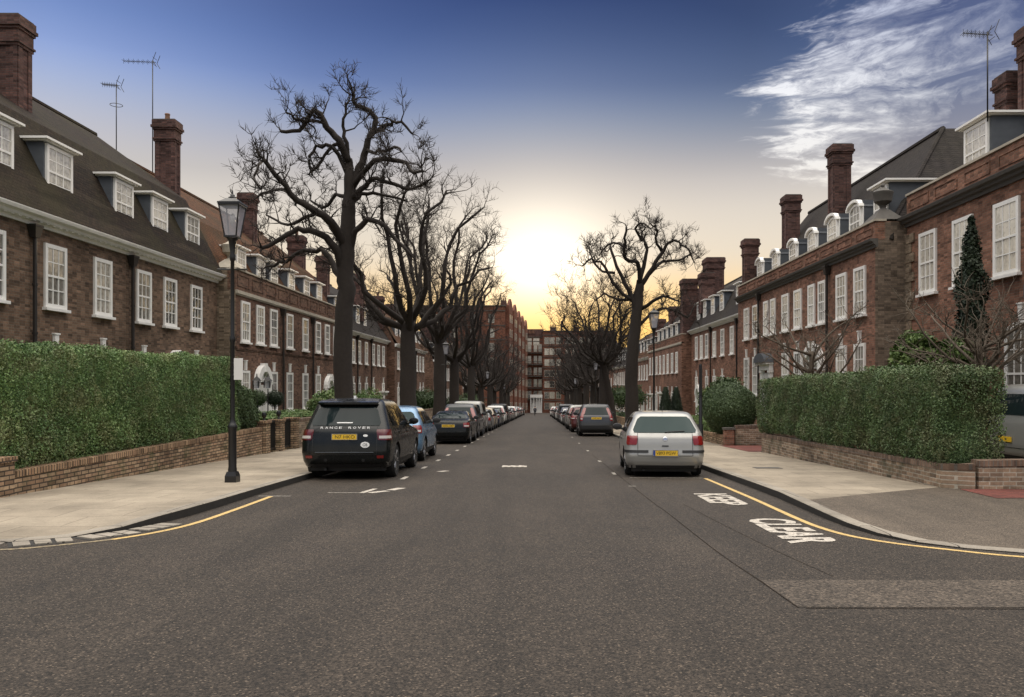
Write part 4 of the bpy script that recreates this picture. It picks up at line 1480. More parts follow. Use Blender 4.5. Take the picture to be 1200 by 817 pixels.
plain_block('farthest of the low brick terraced houses before the tall flats', 1, 12.1, 110.02, 131.0, 4.0, (1.4, 3.2), (-2.4, -.4), ev(110.6, 130.4, 8), [120], ev(112, 130, 6), [(-2.6, -1.2, 119, 120.2, 6.5, 8.8, 0)])

# ------------------------------------------------------------------ the tall flats that close the street
def flats(label, x0, x1, y0, y1, zt, cols, name='mansion_flats', storeys=6, rz=0.0, bays=(), white_attic=(), porch=None, parapet_steps=True, front_windows=True):
    zg_ = g(min(y0, 262))
    cx = (x0 + x1) / 2
    root = ob(name, None, loc=(cx, y0, zg_), rz=rz, label=label, cat='flats')
    hw, dp, ht = (x1 - x0) / 2, y1 - y0, zt - zg_
    mb = MB().box(-hw, hw, 0, dp, -2, ht)
    sub('wall', mb.mesh('wall', M['brick_flats']), root)
    st = (ht - 1.6) / storeys
    bm_ = MB()
    for k_ in range(1, storeys + 1):
        bm_.box(-hw - .08, hw + .08, -.14, -.002, k_ * st + .35, k_ * st + .55)
    sub('string_course', bm_.mesh('string_course', M['stone_dark']), root)
    sub('parapet_coping', MB().box(-hw - .15, hw + .15, -.2, dp, ht + .003, ht + .22).mesh('parapet_coping', M['stone_dark']), root)
    if front_windows:
        for x in cols:
            for k_ in range(storeys):
                add_window_local(root, (x, -.02, k_ * st + 1.0), 1.5, st * .62)
    # chimney stacks and pots on the skyline
    n = max(2, int((x1 - x0) / 7))
    rng = random.Random(int(abs(x0) * 10))
    for i in range(n):
        x = -hw + (i + .5) * 2 * hw / n + rng.uniform(-1, 1)
        d = rng.uniform(.6, min(3, dp - .6))
        c = sub('chimney', MB().box(x - .9, x + .9, d - .4, d + .4, ht, ht + 1.1).box(x - 1, x + 1, d - .5, d + .5, ht + 1.103, ht + 1.3).mesh('chimney', M['brick_chimney']), root)
        for q in range(4):
            sub('chimney_pot', MB().lathe([(.14, ht + 1.28), (.16, ht + 1.34), (.12, ht + 1.9 + rng.uniform(0, .3)), (.15, ht + 2.2)], 8, (x - .66 + q * .44, d, 0)).mesh('chimney_pot', M['pot'], True, angle=40), c)
    return root, st, hw, ht


def add_window_local(root, loc, w, h):
    fr, pa, si, ky = window_meshes(w, h, cols=2, rows=2, fr=.1, sill=False, lod=True, dull=True)
    o = sub('window', fr, root, Matrix.Translation(Vector(loc)))
    sub('pane', pa, o)
    return o


# end block: recessed balcony bay and red front
root, st, hw, ht = flats('balconied brown brick middle of the flats closing the street, white portal at its foot', -3.7, 1.29, 246, 262, 15.6, [], storeys=6)
for k_ in range(1, 6):
    bl = MB().box(-hw + .1, hw - .3, -1.3, -.01, k_ * st + .3, k_ * st + .5)
    b = sub('balcony', bl.mesh('balcony', M['stone_dark']), root)
    rl = MB().box(-hw + .1, hw - .3, -1.3, -1.24, k_ * st + 1.35, k_ * st + 1.42)
    for i in range(24):
        x = -hw + .12 + i * (2 * hw - .45) / 23
        rl.box(x - .02, x + .02, -1.29, -1.25, k_ * st + .5, k_ * st + 1.35)
    sub('balcony_rail', rl.mesh('balcony_rail', M['iron']), b)
for k_ in range(1, 6):
    for x in (-1.5, .3, 1.7):
        add_window_local(root, (x, -.02, k_ * st + .8), 1.1, st * .66)
for x in (-1.75, .55):
    o = add_window_local(root, (x, -.03, ht - 2.4), 1.9, 2.2)
sub('penthouse', MB().box(-hw + .3, hw + .3, 1, 8, ht + .23, ht + 2.6).mesh('penthouse', M['brick_chimney']), root)
pm = MB().box(-1.2, 2.3, -1.5, -.02, 0, .3)
for x in (-1.1, -.2, .7, 1.45, 2.15):
    pm.box(x - .13, x + .13, -1.5, -1.2, .3, 4.6)
pm.box(-1.3, 2.4, -1.6, -.02, 4.6, 5.5).box(-.9, 2.1, -.3, -.02, .3, 4.5)
sub('portal', pm.mesh('portal', M['white']), root)

cols = [-9.6, -8.0, -6.1, -3.2, -1.4, 1.0, 3.0, 5.2, 7.4, 9.4]
root, st, hw, ht = flats('wide red brick flats across the end of the street, pale windows in pairs', 1.3, 23.0, 245, 262, 17.4, cols, storeys=7)
sub('chimney', MB().box(-5.4, -4.8, 1, 2, ht, ht + 3.2).mesh('chimney', M['brick_chimney']), root)

# flats on the left, set at a slant, roofline stepping down
xs = [(-29.5, -8.2)]
root, st, hw, ht = flats('tall plain brick flank of flats above the far left trees, chimney pots along the top', -29.0, -8.25, 200, 214, 20.7, [-6, -2, 2.5, 7], storeys=7)
pts = [(-8.2, 200.05, 20.4), (-7.2, 210, 19.9), (-6.3, 219, 19.0), (-5.5, 228, 18.4), (-4.7, 236, 17.8), (-3.9, 244.8, 17.2)]
for i in range(len(pts) - 1):
    (xa, ya, za), (xb, yb, zb_) = pts[i], pts[i + 1]
    L = math.hypot(xb - xa, yb - ya)
    a = math.atan2(yb - ya, xb - xa)
    root = ob('mansion_flats', None, loc=((xa + xb) / 2 , (ya + yb) / 2, g((ya + yb) / 2)), rz=a,
              label=['first gabled bay of red flats turning the far left corner', 'second red bay of the slanting far flats', 'middle red bay of the slanting far flats', 'fourth red bay of the slanting far flats', 'last red bay of the slanting flats, touching the balconied block'][i], cat='flats', group='red brick bays of the far flats')
    ht = za - g((ya + yb) / 2)
    sub('wall', MB().box(-L / 2, L / 2, .3, 9, -2, ht).box(-L * .32, L * .32, -.75, .297, -2, ht + .7).mesh('wall', M['brick_flats']), root)
    sub('gable', MB().prism([(-L * .32, ht + .703), (L * .32, ht + .703), (L * .18, ht + 1.9), (0, ht + 2.6), (-L * .18, ht + 1.9)], 'y', -.75, -.2).mesh('gable', M['brick_flats']), root)
    for k_ in range(7):
        for x in (-L * .17, L * .17):
            add_window_local(root, (x, -.77, k_ * ht / 7.2 + .9), 1.3, 2.0)
    c = sub('chimney', MB().box(L * .36, L * .48, 1, 2.4, ht, ht + 2.6).mesh('chimney', M['brick_chimney']), root)
    for q in range(3):
        sub('chimney_pot', MB().lathe([(.15, ht + 2.6), (.12, ht + 3.4)], 8, (L * .42, 1.2 + q * .5, 0)).mesh('chimney_pot', M['pot'], True), c)

# brick hall behind the trees, filling the gap between house rows and flats
for lab, x0, x1, y0, y1, zt in (('low brick block half hidden by distant trees before the far left flats', -28, -12.5, 132, 150, 4.5), ('brick block half hidden by the far right trees', 12.5, 30, 136, 160, 5.0), ('next brick block beyond, on the far right behind bare trees', 12.5, 30, 165, 200, 4.6)):
    root = ob('brick_block', None, loc=((x0 + x1) / 2, y0, g(y0)), label=lab, cat='building')
    hw, ht = (x1 - x0) / 2, zt - g(y0)
    sub('wall', MB().box(-hw, hw, 0, y1 - y0, -1, ht).mesh('wall', M['brick_red']), root)
    sub('roof', MB().prism([(0 - .3, ht + .003), (y1 - y0 + .3, ht + .003), ((y1 - y0) / 2, ht + 3.2)], 'x', -hw - .2, hw + .2).mesh('roof', M['tile_grey']), root)
    sd = -1 if x0 < 0 else 1
    for i, yy in enumerate(ev(1, y1 - y0 - 1, 6)):
        for zz in (1.2, 4.6):
            fr, pa, si, ky = window_meshes(1.1, 1.9, cols=3, rows=4)
            o = sub('window', fr, root, Matrix.Translation((-sd * (hw + .01), yy, zz)) @ Matrix.Rotation(R(90) if sd < 0 else R(-90), 4, 'Z'))
            sub('pane', pa, o)
    for xx in ev(-hw + 1, hw - 1, 5):
        for zz in (1.2, 4.6):
            add_window_local(root, (xx, -.02, zz), 1.2, 1.8)


# ------------------------------------------------------------------ television aerials
def aerial(label, x, y, zb, zt, boom, side=-1, ring=False, rz=0.0):
    root = ob('tv_aerial', None, loc=(x, y, zb), rz=rz, label=label, cat='aerial')
    h = zt - zb
    sub('mast', MB().tube([(0, 0, 0), (0, 0, h)], .024, 6).mesh('mast', M['iron'], True), root)
    b = MB().tube([(-side * .15, 0, h - .08), (side * boom, 0, h - .02)], .014, 5)
    for i in range(13):
        x_ = side * boom * (i / 12)
        zz = h - .075 + .055 * i / 12
        b.tube([(x_, -.17, zz), (x_, .17, zz)], .008, 4)
        if i % 2 == 0:
            b.tube([(x_, 0, zz - .12), (x_, 0, zz + .12)], .007, 4)
    for q in (-1, 1):
        b.tube([(-side * .1, -.2, h - .06), (-side * .24, -.2, h + q * .3)], .012, 4).tube([(-side * .1, .2, h - .06), (-side * .24, .2, h + q * .3)], .012, 4)
        b.tube([(-side * .1, -.2, h - .06 + q * .15), (-side * .1, .2, h - .06 + q * .15)], .01, 4)
    sub('antenna_boom', b.mesh('antenna_boom', M['iron']), root)
    if ring:
        pts = [(.26 * math.cos(i * math.pi / 8), .26 * math.sin(i * math.pi / 8), h - .95) for i in range(17)]
        sub('loop_antenna', MB().tube(pts, .014, 5, cap=False).mesh('loop_antenna', M['iron']), root)
    return root


aerial('shorter television aerial with a loop on its mast, above the mossy roof', -18.85, 36.2, 11.2, 14.9, .62, -1, True)
aerial('taller television aerial beside the brick chimney', -17.3, 36.35, 11.0, 16.0, 1.3, -1)
aerial('television aerial on the roof of the quoined red brick house', 13.35, 24.1, 9.3, 11.95, .72, -1)
# ------------------------------------------------------------------ cars (local: +y forward, rear at y=0, z up from the road)
KIND = {}
KIND['suv_large'] = dict(L=4.85, H=1.78, wh=(0.98, 3.88), wr=.375, tw=.27,
    z=[.27, .40, .58, .78, .92, 1.02, 1.08, 1.13, 1.38, 1.58, 1.66, 1.72, 1.76, 1.78],
    yr=[.16, .04, .0, .02, .05, .07, .09, .11, .25, .36, .42, .52, .8, 1.2],
    yf=[4.6, 4.76, 4.83, 4.85, 4.8, 4.55, 3.9, 3.55, 3.05, 2.7, 2.56, 2.42, 2.1, 1.8],
    w=[.90, .955, .985, .99, .985, .965, .95, .93, .845, .775, .74, .69, .58, .3],
    belt=1.14, wt=1.6, rw=(1.17, 1.57, .12), side=[(.62, 1.5), (1.58, 2.55), (2.62, 3.0)], light=(.86, 1.09, .70, .40), plate=(.86, 1.0), bump=(.30, .46), cut=.55)
KIND['hatch'] = dict(L=4.15, H=1.44, wh=(.78, 3.29), wr=.31, tw=.2,
    z=[.20, .32, .47, .60, .74, .86, .92, .96, 1.16, 1.31, 1.36, 1.40, 1.425, 1.44],
    yr=[.12, .03, .0, .03, .05, .08, .11, .13, .33, .47, .54, .66, .95, 1.3],
    yf=[3.98, 4.1, 4.15, 4.14, 4.05, 3.55, 3.2, 3.05, 2.62, 2.3, 2.16, 2.05, 1.9, 1.7],
    w=[.80, .85, .868, .868, .865, .855, .84, .825, .735, .665, .635, .59, .5, .25],
    belt=.95, wt=1.29, rw=(.965, 1.31, .085), side=[(.5, 1.2), (1.28, 2.1), (2.17, 2.75)], light=(.70, .90, .60, .26), plate=(.475, .585), bump=(.22, .31), cut=.47)
KIND['mini_suv'] = dict(L=4.1, H=1.57, wh=(.75, 3.25), wr=.34, tw=.22,
    z=[.24, .36, .52, .68, .82, .93, .99, 1.04, 1.24, 1.40, 1.46, 1.51, 1.55, 1.57],
    yr=[.14, .03, .0, .03, .05, .08, .10, .12, .25, .36, .42, .52, .8, 1.2],
    yf=[3.95, 4.05, 4.1, 4.08, 4.0, 3.6, 3.25, 3.1, 2.7, 2.4, 2.28, 2.15, 2.0, 1.75],
    w=[.82, .875, .895, .895, .89, .88, .865, .85, .77, .70, .665, .62, .52, .25],
    belt=1.03, wt=1.4, rw=(1.06, 1.39, .1), side=[(.5, 1.2), (1.28, 2.1), (2.17, 2.8)], light=(.80, 1.02, .62, .28), plate=(.66, .77), bump=(.26, .42), cut=.5)
KIND['saloon'] = dict(L=4.6, H=1.39, wh=(.95, 3.72), wr=.325, tw=.22,
    z=[.20, .33, .48, .66, .80, .90, .97, 1.0, 1.03, 1.2, 1.30, 1.35, 1.375, 1.39],
    yr=[.12, .03, .0, .02, .05, .08, .14, .40, .66, 1.05, 1.38, 1.6, 1.8, 2.0],
    yf=[4.42, 4.54, 4.6, 4.6, 4.5, 4.1, 3.5, 3.3, 3.15, 2.8, 2.62, 2.5, 2.4, 2.3],
    w=[.80, .86, .885, .89, .885, .875, .86, .84, .82, .725, .65, .6, .5, .25],
    belt=.98, wt=1.27, rw=(1.06, 1.29, .11), side=[(1.2, 1.85), (1.92, 2.75), (2.8, 3.05)], light=(.70, .89, .62, .3), plate=(.70, .81), bump=(.24, .36), cut=.5)
KIND['boxy'] = dict(L=4.7, H=1.9, wh=(.95, 3.75), wr=.38, tw=.25,
    z=[.30, .42, .58, .80, .95, 1.06, 1.12, 1.18, 1.45, 1.70, 1.78, 1.84, 1.88, 1.90],
    yr=[.12, .03, .0, .01, .02, .03, .04, .05, .09, .14, .17, .22, .4, .8],
    yf=[4.5, 4.62, 4.7, 4.7, 4.66, 4.5, 3.9, 3.6, 3.25, 2.98, 2.88, 2.75, 2.5, 2.1],
    w=[.88, .93, .95, .95, .945, .935, .925, .91, .86, .81, .785, .74, .66, .35],
    belt=1.18, wt=1.7, rw=(1.24, 1.68, .12), side=[(.35, 1.3), (1.38, 2.3), (2.37, 3.1)], light=(.80, 1.16, .74, .16), plate=(.66, .78), bump=(.34, .5), cut=.55)
KIND['estate'] = dict(L=4.78, H=1.72, wh=(.98, 3.84), wr=.36, tw=.24,
    z=[.26, .38, .56, .76, .90, 1.0, 1.06, 1.11, 1.36, 1.54, 1.61, 1.67, 1.70, 1.72],
    yr=[.14, .03, .0, .02, .05, .07, .09, .11, .26, .38, .44, .54, .82, 1.2],
    yf=[4.55, 4.7, 4.78, 4.77, 4.68, 4.4, 3.8, 3.5, 3.05, 2.75, 2.62, 2.48, 2.2, 1.9],
    w=[.87, .925, .955, .958, .952, .94, .925, .905, .815, .745, .71, .66, .55, .28],
    belt=1.1, wt=1.54, rw=(1.13, 1.53, .12), side=[(.55, 1.45), (1.53, 2.45), (2.52, 2.95)], light=(.82, 1.5, .70, .17), plate=(.9, 1.01), bump=(.28, .44), cut=.55)


class Shell:
    """body surface as a stack of plan contours"""
    def __init__(s, k):
        s.k = k
        s.L = k['L']

    def lv(s, z):
        k = s.k
        f = lambda n: float(np.interp(z, k['z'], k[n]))
        top = k['z'][-1]
        t = z / top
        return f('yr'), f('yf'), f('w'), (.16 + .1 * t), (.42 if z < k['belt'] else .3), .05, .16

    def half(s, z):
        yr, yf, w, rr, rf, br, bf = s.lv(z)
        ln = yf - yr
        rr, rf = min(rr, ln * .3, w * .6), min(rf, ln * .35, w * .75)
        br, bf = min(br, ln * .1), min(bf, ln * .12)
        P = []
        for i in range(8):
            x = (w - rr) * i / 8
            P.append((x, yr + br * (x / w) ** 2))
        ys, ye = yr + br * ((w - rr) / w) ** 2, yr + br + rr
        for i in range(7):
            a = math.pi / 2 * i / 7
            P.append((w - rr + rr * math.sin(a), ys + (ye - ys) * (1 - math.cos(a))))
        fe = yf - bf - rf
        for i in range(26):
            P.append((w, ye + (fe - ye) * i / 26))
        fs = yf - bf * ((w - rf) / w) ** 2
        for i in range(7):
            a = math.pi / 2 * i / 7
            P.append((w - rf + rf * math.cos(a), fe + (fs - fe) * math.sin(a)))
        for i in range(9):
            x = (w - rf) * (1 - i / 8)
            P.append((x, yf - bf * (x / w) ** 2))
        ym, hl = s.L / 2, s.L / 2
        out = []
        for x, y in P:
            e = abs((y - ym) / hl)
            out.append((x * (1 - .035 * e ** 3), y))
        return out

    def poly(s, z):
        h = s.half(z)
        a = np.array(h)
        d = np.concatenate([[0], np.cumsum(np.linalg.norm(np.diff(a, axis=0), axis=1))])
        return a, d

    def P(s, d, z, off=0.0):
        """d: distance along the contour from the rear centre (minus = the other side)"""
        a, dd = s.poly(z)
        sg = 1 if d >= 0 else -1
        d = min(abs(d), dd[-1] - 1e-6)
        x, y = np.interp(d, dd, a[:, 0]), np.interp(d, dd, a[:, 1])
        i = min(max(int(np.searchsorted(dd, d)), 1), len(dd) - 1)
        t = a[i] - a[i - 1]
        n = np.linalg.norm(t) + 1e-9
        nx, ny = t[1] / n, -t[0] / n
        return (sg * (x + nx * off), y + ny * off, z)

    def d_at_y(s, y, z):
        a, dd = s.poly(z)
        return float(np.interp(y, a[8:-9, 1], dd[8:-9]))

    def total(s, z):
        return s.poly(z)[1][-1]

    def patch(s, rows, off, nd=10):
        """rows: list of (z, d0, d1)"""
        return [[s.P(d0 + (d1 - d0) * j / nd, z, off) for j in range(nd + 1)] for z, d0, d1 in rows]

    def body(s, mat):
        k = s.k
        zs = []
        for a, b in zip(k['z'][:-1], k['z'][1:]):
            n = 3 if b - a > .1 else 2
            zs += [a + (b - a) * i / n for i in range(n)]
        zs.append(k['z'][-1])
        mb = MB()
        rows = []
        for z in zs:
            h = s.half(z)
            ring = [(x, y, z) for x, y in h] + [(-x, y, z) for x, y in h[-2:0:-1]]
            rows.append(ring + ring[:1])
        n = len(rows[0]) - 1
        vs = [p for r in rows for p in r[:-1]]
        fs = []
        for i in range(len(rows) - 1):
            for j in range(n):
                fs.append((i * n + j, i * n + (j + 1) % n, (i + 1) * n + (j + 1) % n, (i + 1) * n + j))
        fs += [tuple(range(n))[::-1], tuple(range((len(rows) - 1) * n, len(rows) * n))]
        mb.add(vs, fs)
        me = mb.mesh('body', [mat, M['trim']])
        o = bpy.data.objects.new('body_source', me)
        COL.objects.link(o)
        cut = MB()
        for y in k['wh']:
            for sx in (-1, 1):
                cut.lathe([(k['wr'] * 1.13, sx * (k['w'][3] - k['tw'] - .1)), (k['wr'] * 1.13, sx * 1.3)], 28, (0, y, k['wr']), axis='x')
        cm = cut.mesh('arch_source', [M['trim']])
        co = bpy.data.objects.new('arch_source', cm)
        COL.objects.link(co)
        md = o.modifiers.new('b', 'BOOLEAN')
        md.object, md.operation, md.solver = co, 'DIFFERENCE', 'EXACT'
        md.material_mode = 'TRANSFER'
        res = evaluated(o)
        bpy.data.objects.remove(o); bpy.data.objects.remove(co)
        res.name = 'body'
        res.polygons.foreach_set('use_smooth', [True] * len(res.polygons))
        res.set_sharp_from_angle(angle=R(38))
        return res


def wheel_meshes(r, w):
    ty = MB().lathe([(r * .68, -w / 2 + .02), (r * .9, -w / 2), (r * .98, -w / 2 + .035), (r, -w * .2), (r, w * .2), (r * .98, w / 2 - .035), (r * .9, w / 2), (r * .68, w / 2 - .02)], 26, axis='x').mesh('tyre', M['tyre'], True, angle=50)
    rm = MB().lathe([(r * .7, -w * .4), (r * .7, w * .42), (r * .63, w * .42), (r * .6, w * .1), (.02, w * .08)], 26, axis='x')
    for i in range(5):
        a = 2 * math.pi * i / 5
        for da in (-.13, .13):
            p0 = (w * .36, .05 * math.cos(a), .05 * math.sin(a))
            p1 = (w * .4, r * .64 * math.cos(a + da), r * .64 * math.sin(a + da))
            rm.tube([p0, p1], .022, 5)
    rm.lathe([(.07, w * .08), (.065, w * .4), (.02, w * .42)], 12, axis='x')
    return ty, rm.mesh('rim', M['rim'], True, angle=40)


def arch_lip(S, y, r, sx):
    mb = MB()
    for i in range(16):
        a0, a1 = math.pi * i / 16, math.pi * (i + 1) / 16
        q = []
        for a, rr in ((a0, r * 1.13), (a1, r * 1.13), (a1, r * 1.2), (a0, r * 1.2)):
            yy, zz = y + rr * math.cos(a), S.k['wr'] + rr * math.sin(a)
            zz = max(zz, S.k['z'][0])
            q.append(S.P(sx * S.d_at_y(yy, zz), zz, .006))
        mb.add(q, [(0, 1, 2, 3)])
    return mb


def build_car(kind, paint, name, label, group, loc, rz=0.0, glass='car_glass', plate='plate_yellow', text=None, badge=None, dark_lights=False, roof_rails=False, full=True):
    k = KIND[kind]
    S = Shell(k)
    rx = math.atan(-SLOPE)
    root = ob(name, None, loc=loc, rz=rz, rx=rx, label=label, cat='car', group=group)
    body = sub('body', S.body(PAINT[paint]), root)
    G = M[glass]
    z0, z1, m = k['rw']
    rows = []
    for i in range(7):
        z = z0 + (z1 - z0) * i / 6
        hw = S.lv(z)[2] - m - .03
        e = .05 * (1 if i in (0, 6) else 0)
        rows.append((z, -(hw - e), hw - e))
    sub('rear_window', MB().grid(S.patch(rows, .014, 12)).mesh('rear_window', G, True), root)
    # windscreen
    zb, zt = k['belt'] + .03, k['wt'] + .03
    rows = []
    for i in range(6):
        z = zb + (zt - zb) * i / 5
        T, hw = S.total(z), S.lv(z)[2] - .07
        rows.append([S.P(q * (T - hw * (1 - abs(u))), z, .016) if abs(u) < 1 else S.P(q * (T), z, .016) for q, u in [(-1, -1 + j / 6) for j in range(0, 7)]] if False else
                    [S.P((1 if u >= 0 else -1) * (T - (hw - abs(u) * hw) - 0 if False else T - hw * abs(u)), z, .016) for u in [(-1 + j / 6) for j in range(13)]])
    sub('windscreen', MB().grid(rows).mesh('windscreen', G, True), root)
    for sx in (-1, 1):
        for (ya, yb) in k['side']:
            rows = []
            for i in range(5):
                z = k['belt'] + .02 + (k['wt'] - k['belt'] - .02) * i / 4
                yr, yf = S.lv(z)[0], S.lv(z)[1]
                lo, hi = max(ya, yr + .16 + .06 * i / 4), min(yb, yf - .33)
                if kind in ('suv_large', 'hatch', 'mini_suv', 'estate') and ya == k['side'][0][0]:
                    lo = max(ya + .12 * (1 - i / 4), yr + .2)
                if hi <= lo + .02:
                    hi = lo + .02
                rows.append((z, sx * S.d_at_y(lo, z), sx * S.d_at_y(hi, z)))
            sub('side_window', MB().grid(S.patch(rows, .008, 6)).mesh('side_window', M['car_glass_side'], True), root)
        # tail lamp wraps round the corner
        la, lb, ld, lw = k['light']
        n = 6
        rows = []
        for i in range(n + 1):
            z = la + (lb - la) * i / n
            e = .02 if i in (0, n) else 0
            shrink = (S.lv(z)[2] - S.lv(la)[2])
            rows.append((z, sx * (ld + shrink + e), sx * (ld + lw + shrink - e)))
        lm = MB().grid(S.patch(rows, .014, 10))
        t = sub('tail_light', lm.mesh('tail_light', M['lamp_dark' if kind == 'suv_large' else 'lamp_red'], True), root)
        zc = la + (lb - la) * (.28 if kind != 'estate' else .15)
        rows = [(z, sx * (ld + .03), sx * (ld + lw * .8)) for z in (zc - .03, zc, zc + .03)]
        if kind != 'hatch':
            sub('reversing_lens', MB().grid(S.patch(rows, .02, 8)).mesh('reversing_lens', M['lamp_clear'], True), t)
        # head lamp
        zl = k['z'][4]
        rows = []
        for i in range(4):
            z = zl - .2 + .17 * i / 3
            T = S.total(z)
            rows.append((z, sx * (T - .80), sx * (T - .42)))
        sub('headlight', MB().grid(S.patch(rows, .012, 8)).mesh('headlight', M['lamp_clear'], True), root)
        # mirror
        ym = k['side'][-1][1] - .12
        xm = S.P(S.d_at_y(ym, k['belt'] + .04), k['belt'] + .04)[0]
        mm = MB()
        mm.lathe([(.02, -.085), (.085, -.07), (.1, -.01), (.085, .06), (.03, .1)], 12, (0, 0, 0), axis='y')
        mm.v = [(sx * (xm + .14 + p[0] * 1.25), ym + p[1], k['belt'] + .09 + p[2] * .85) for p in mm.v]
        mm.tube([(sx * (xm - .02), ym + .02, k['belt'] + .03), (sx * (xm + .1), ym + .01, k['belt'] + .06)], .03, 6)
        sub('door_mirror', mm.mesh('door_mirror', [M['trim'] if kind != 'suv_large' else PAINT[paint]], True, angle=45), root)
        # door gaps and handles
        gp = MB()
        for ya in [k['side'][0][1] + .04, k['side'][1][1] + .04, k['wh'][1] - k['wr'] * 1.3]:
            gp.grid(S.patch([(z, sx * S.d_at_y(ya - .006, z), sx * S.d_at_y(ya + .006, z)) for z in np.linspace(k['z'][0] + .12, k['belt'] + .0, 8)], .004, 1))
        sub('door_gap', gp.mesh('door_gap', M['trim']), root)
        if full:
            hd = MB()
            for ya in (k['side'][0][1] - .18, k['side'][1][1] - .18):
                z = k['belt'] - .13
                hd.box(-.012, .018, ya - .09, ya + .09, z - .012, z + .014)
                x_ = S.P(sx * S.d_at_y(ya, z), z, .012)[0]
                hd.v[-8:] = [(p[0] + x_, p[1], p[2]) for p in hd.v[-8:]]
            sub('door_handle', hd.mesh('door_handle', PAINT[paint]), root)
        # sill strip
        sl = MB().grid(S.patch([(z, sx * S.d_at_y(k['wh'][0] + k['wr'] * 1.2, z), sx * S.d_at_y(k['wh'][1] - k['wr'] * 1.2, z)) for z in (k['z'][0] + .01, k['z'][0] + .12)], .006, 10))
        sub('sill_trim', sl.mesh('sill_trim', M['trim']), root)
        for y in k['wh']:
            ty, rm = wheel_meshes(k['wr'], k['tw'])
            xw = k['w'][3] - k['tw'] / 2 - .03
            w_ = sub('wheel', ty, root, Matrix.Translation((sx * xw, y, k['wr'])) @ Matrix.Rotation(0 if sx > 0 else math.pi, 4, 'Z'))
            sub('rim', rm, w_)
    # bumper trim, tailgate shut line
    ba, bb = k['bump']
    bp = MB().grid(S.patch([(z, -(k['w'][1] + .35), k['w'][1] + .35) for z in np.linspace(k['z'][0], ba + .04, 4)], .006, 20))
    sub('bumper_trim', bp.mesh('bumper_trim', M['trim'], True), root)
    gp = MB()
    zc = k['cut']
    hw = k['light'][2] - .02
    gp.grid(S.patch([(zc - .006, -hw, hw), (zc + .006, -hw, hw)], .005, 14))
    for sx in (-1, 1):
        gp.grid(S.patch([(z, sx * hw, sx * (hw + .011)) for z in np.linspace(zc, k['rw'][0], 8)], .005, 1))
    sub('tailgate_gap', gp.mesh('tailgate_gap', M['trim']), root)
    # underside
    sub('underbody', MB().box(-k['w'][0] + .1, k['w'][0] - .1, .35, k['L'] - .5, k['z'][0] - .09, k['z'][0] - .004).mesh('underbody', M['trim']), root)
    ex = MB()
    ex.tube([(-.45, .5, k['z'][0] - .05), (-.45, .2, k['z'][0] - .05)], .03, 8)
    sub('exhaust', ex.mesh('exhaust', M['trim'], True, angle=50), root)
    # number plate
    pa, pb = k['plate']
    zc = (pa + pb) / 2
    yb_ = min(S.P(0, pa, .0)[1], S.P(0, pb, 0)[1]) - .022
    tilt = Matrix.Translation((0, yb_, zc)) @ Matrix.Rotation(R(90), 4, 'X')
    pl = sub('number_plate', MB().box(-.26, .26, -.056, .056, -.012, 0).mesh('number_plate', M[plate]), root, tilt)
    if text:
        sub('plate_lettering', text_mesh(text, .068, .42, M['ink']), pl, Matrix.Translation((.01, 0, .003)))
        rim_ = MB()
        for a in ((-.275, .275, -.066, -.0565), (-.275, .275, .0565, .066), (-.275, -.2605, -.056, .056), (.2605, .275, -.056, .056)):
            rim_.box(*a, -.012, .004)
        sub('plate_surround', rim_.mesh('plate_surround', M['chrome']), pl)
    # shark fin / rod aerial
    zt_ = k['z'][-1]
    return root, S, k


CARS = 'cars parked along the kerbs'
RX = math.atan(-SLOPE)


def place(x, y):
    return (x, y, g(y))


# the big black SUV, nearest on the left
root, S, k = build_car('suv_large', 'black', 'parked_suv', 'big black SUV with yellow plate and white oval sticker, nearest car at the pavement', CARS, place(-4.02, 16.75), R(.3), text='N7 HKO')


_wm = W[root.name] @ Matrix.Diagonal((.97, .97, .965, 1))
root.matrix_basis = _wm


def on_rear(me, name, x, z, off=.012, par=None, tilt=None):
    """something flat fixed to the tail of the car"""
    dz = .02
    p0, p1 = S.P(x, z - dz, off), S.P(x, z + dz, off)
    a = math.atan2(p1[1] - p0[1], 2 * dz)
    yaw = math.atan2(S.P(x + .03, z, off)[1] - S.P(x - .03, z, off)[1], .06)
    m = Matrix.Translation(S.P(x, z, off)) @ Matrix.Rotation(yaw, 4, 'Z') @ Matrix.Rotation(R(90) - a, 4, 'X')
    return sub(name, me, par or root, m)


for i, ch in enumerate('RANGE ROVER'):
    if ch != ' ':
        on_rear(text_mesh(ch, .05, .062, M['white_letter']), 'badge_letter', -.5 + i * .1, 1.125, .014)
bo = MB().lathe([(.05, 0), (.05, .004)], 20)
bo.v = [(p[0], p[1] * .55, p[2]) for p in bo.v]
on_rear(bo.mesh('badge_oval', M['white_letter']), 'badge_oval', .44, .955)
ovl = MB().lathe([(.095, 0), (.095, .004)], 28)
ovl.v = [(p[0], p[1] * .68, p[2]) for p in ovl.v]
stk = on_rear(ovl.mesh('country_sticker', M['white_letter']), 'country_sticker', .44, .76, .006)
sub('sticker_lettering', text_mesh('GB', .06, .1, M['ink']), stk, Matrix.Translation((0, 0, .007)))
on_rear(MB().box(-.17, .17, -.012, .012, 0, .006).mesh('window_sticker', M['white_letter']), 'window_sticker', -.02, 1.23, .022)
for sx in (-1, 1):
    on_rear(MB().box(-.07, .07, -.028, .028, -.01, .008).mesh('rear_reflector', M['lamp_red']), 'rear_reflector', sx * .76, .5, .006)
    on_rear(MB().lathe([(.035, 0), (.035, .01)], 12).mesh('parking_sensor', M['trim']), 'parking_sensor', sx * .4, .43, .008)
on_rear(MB().box(-.62, .62, -.008, .008, -.03, .004).mesh('bumper_line', M['lead']), 'bumper_line', 0, .60, .004)
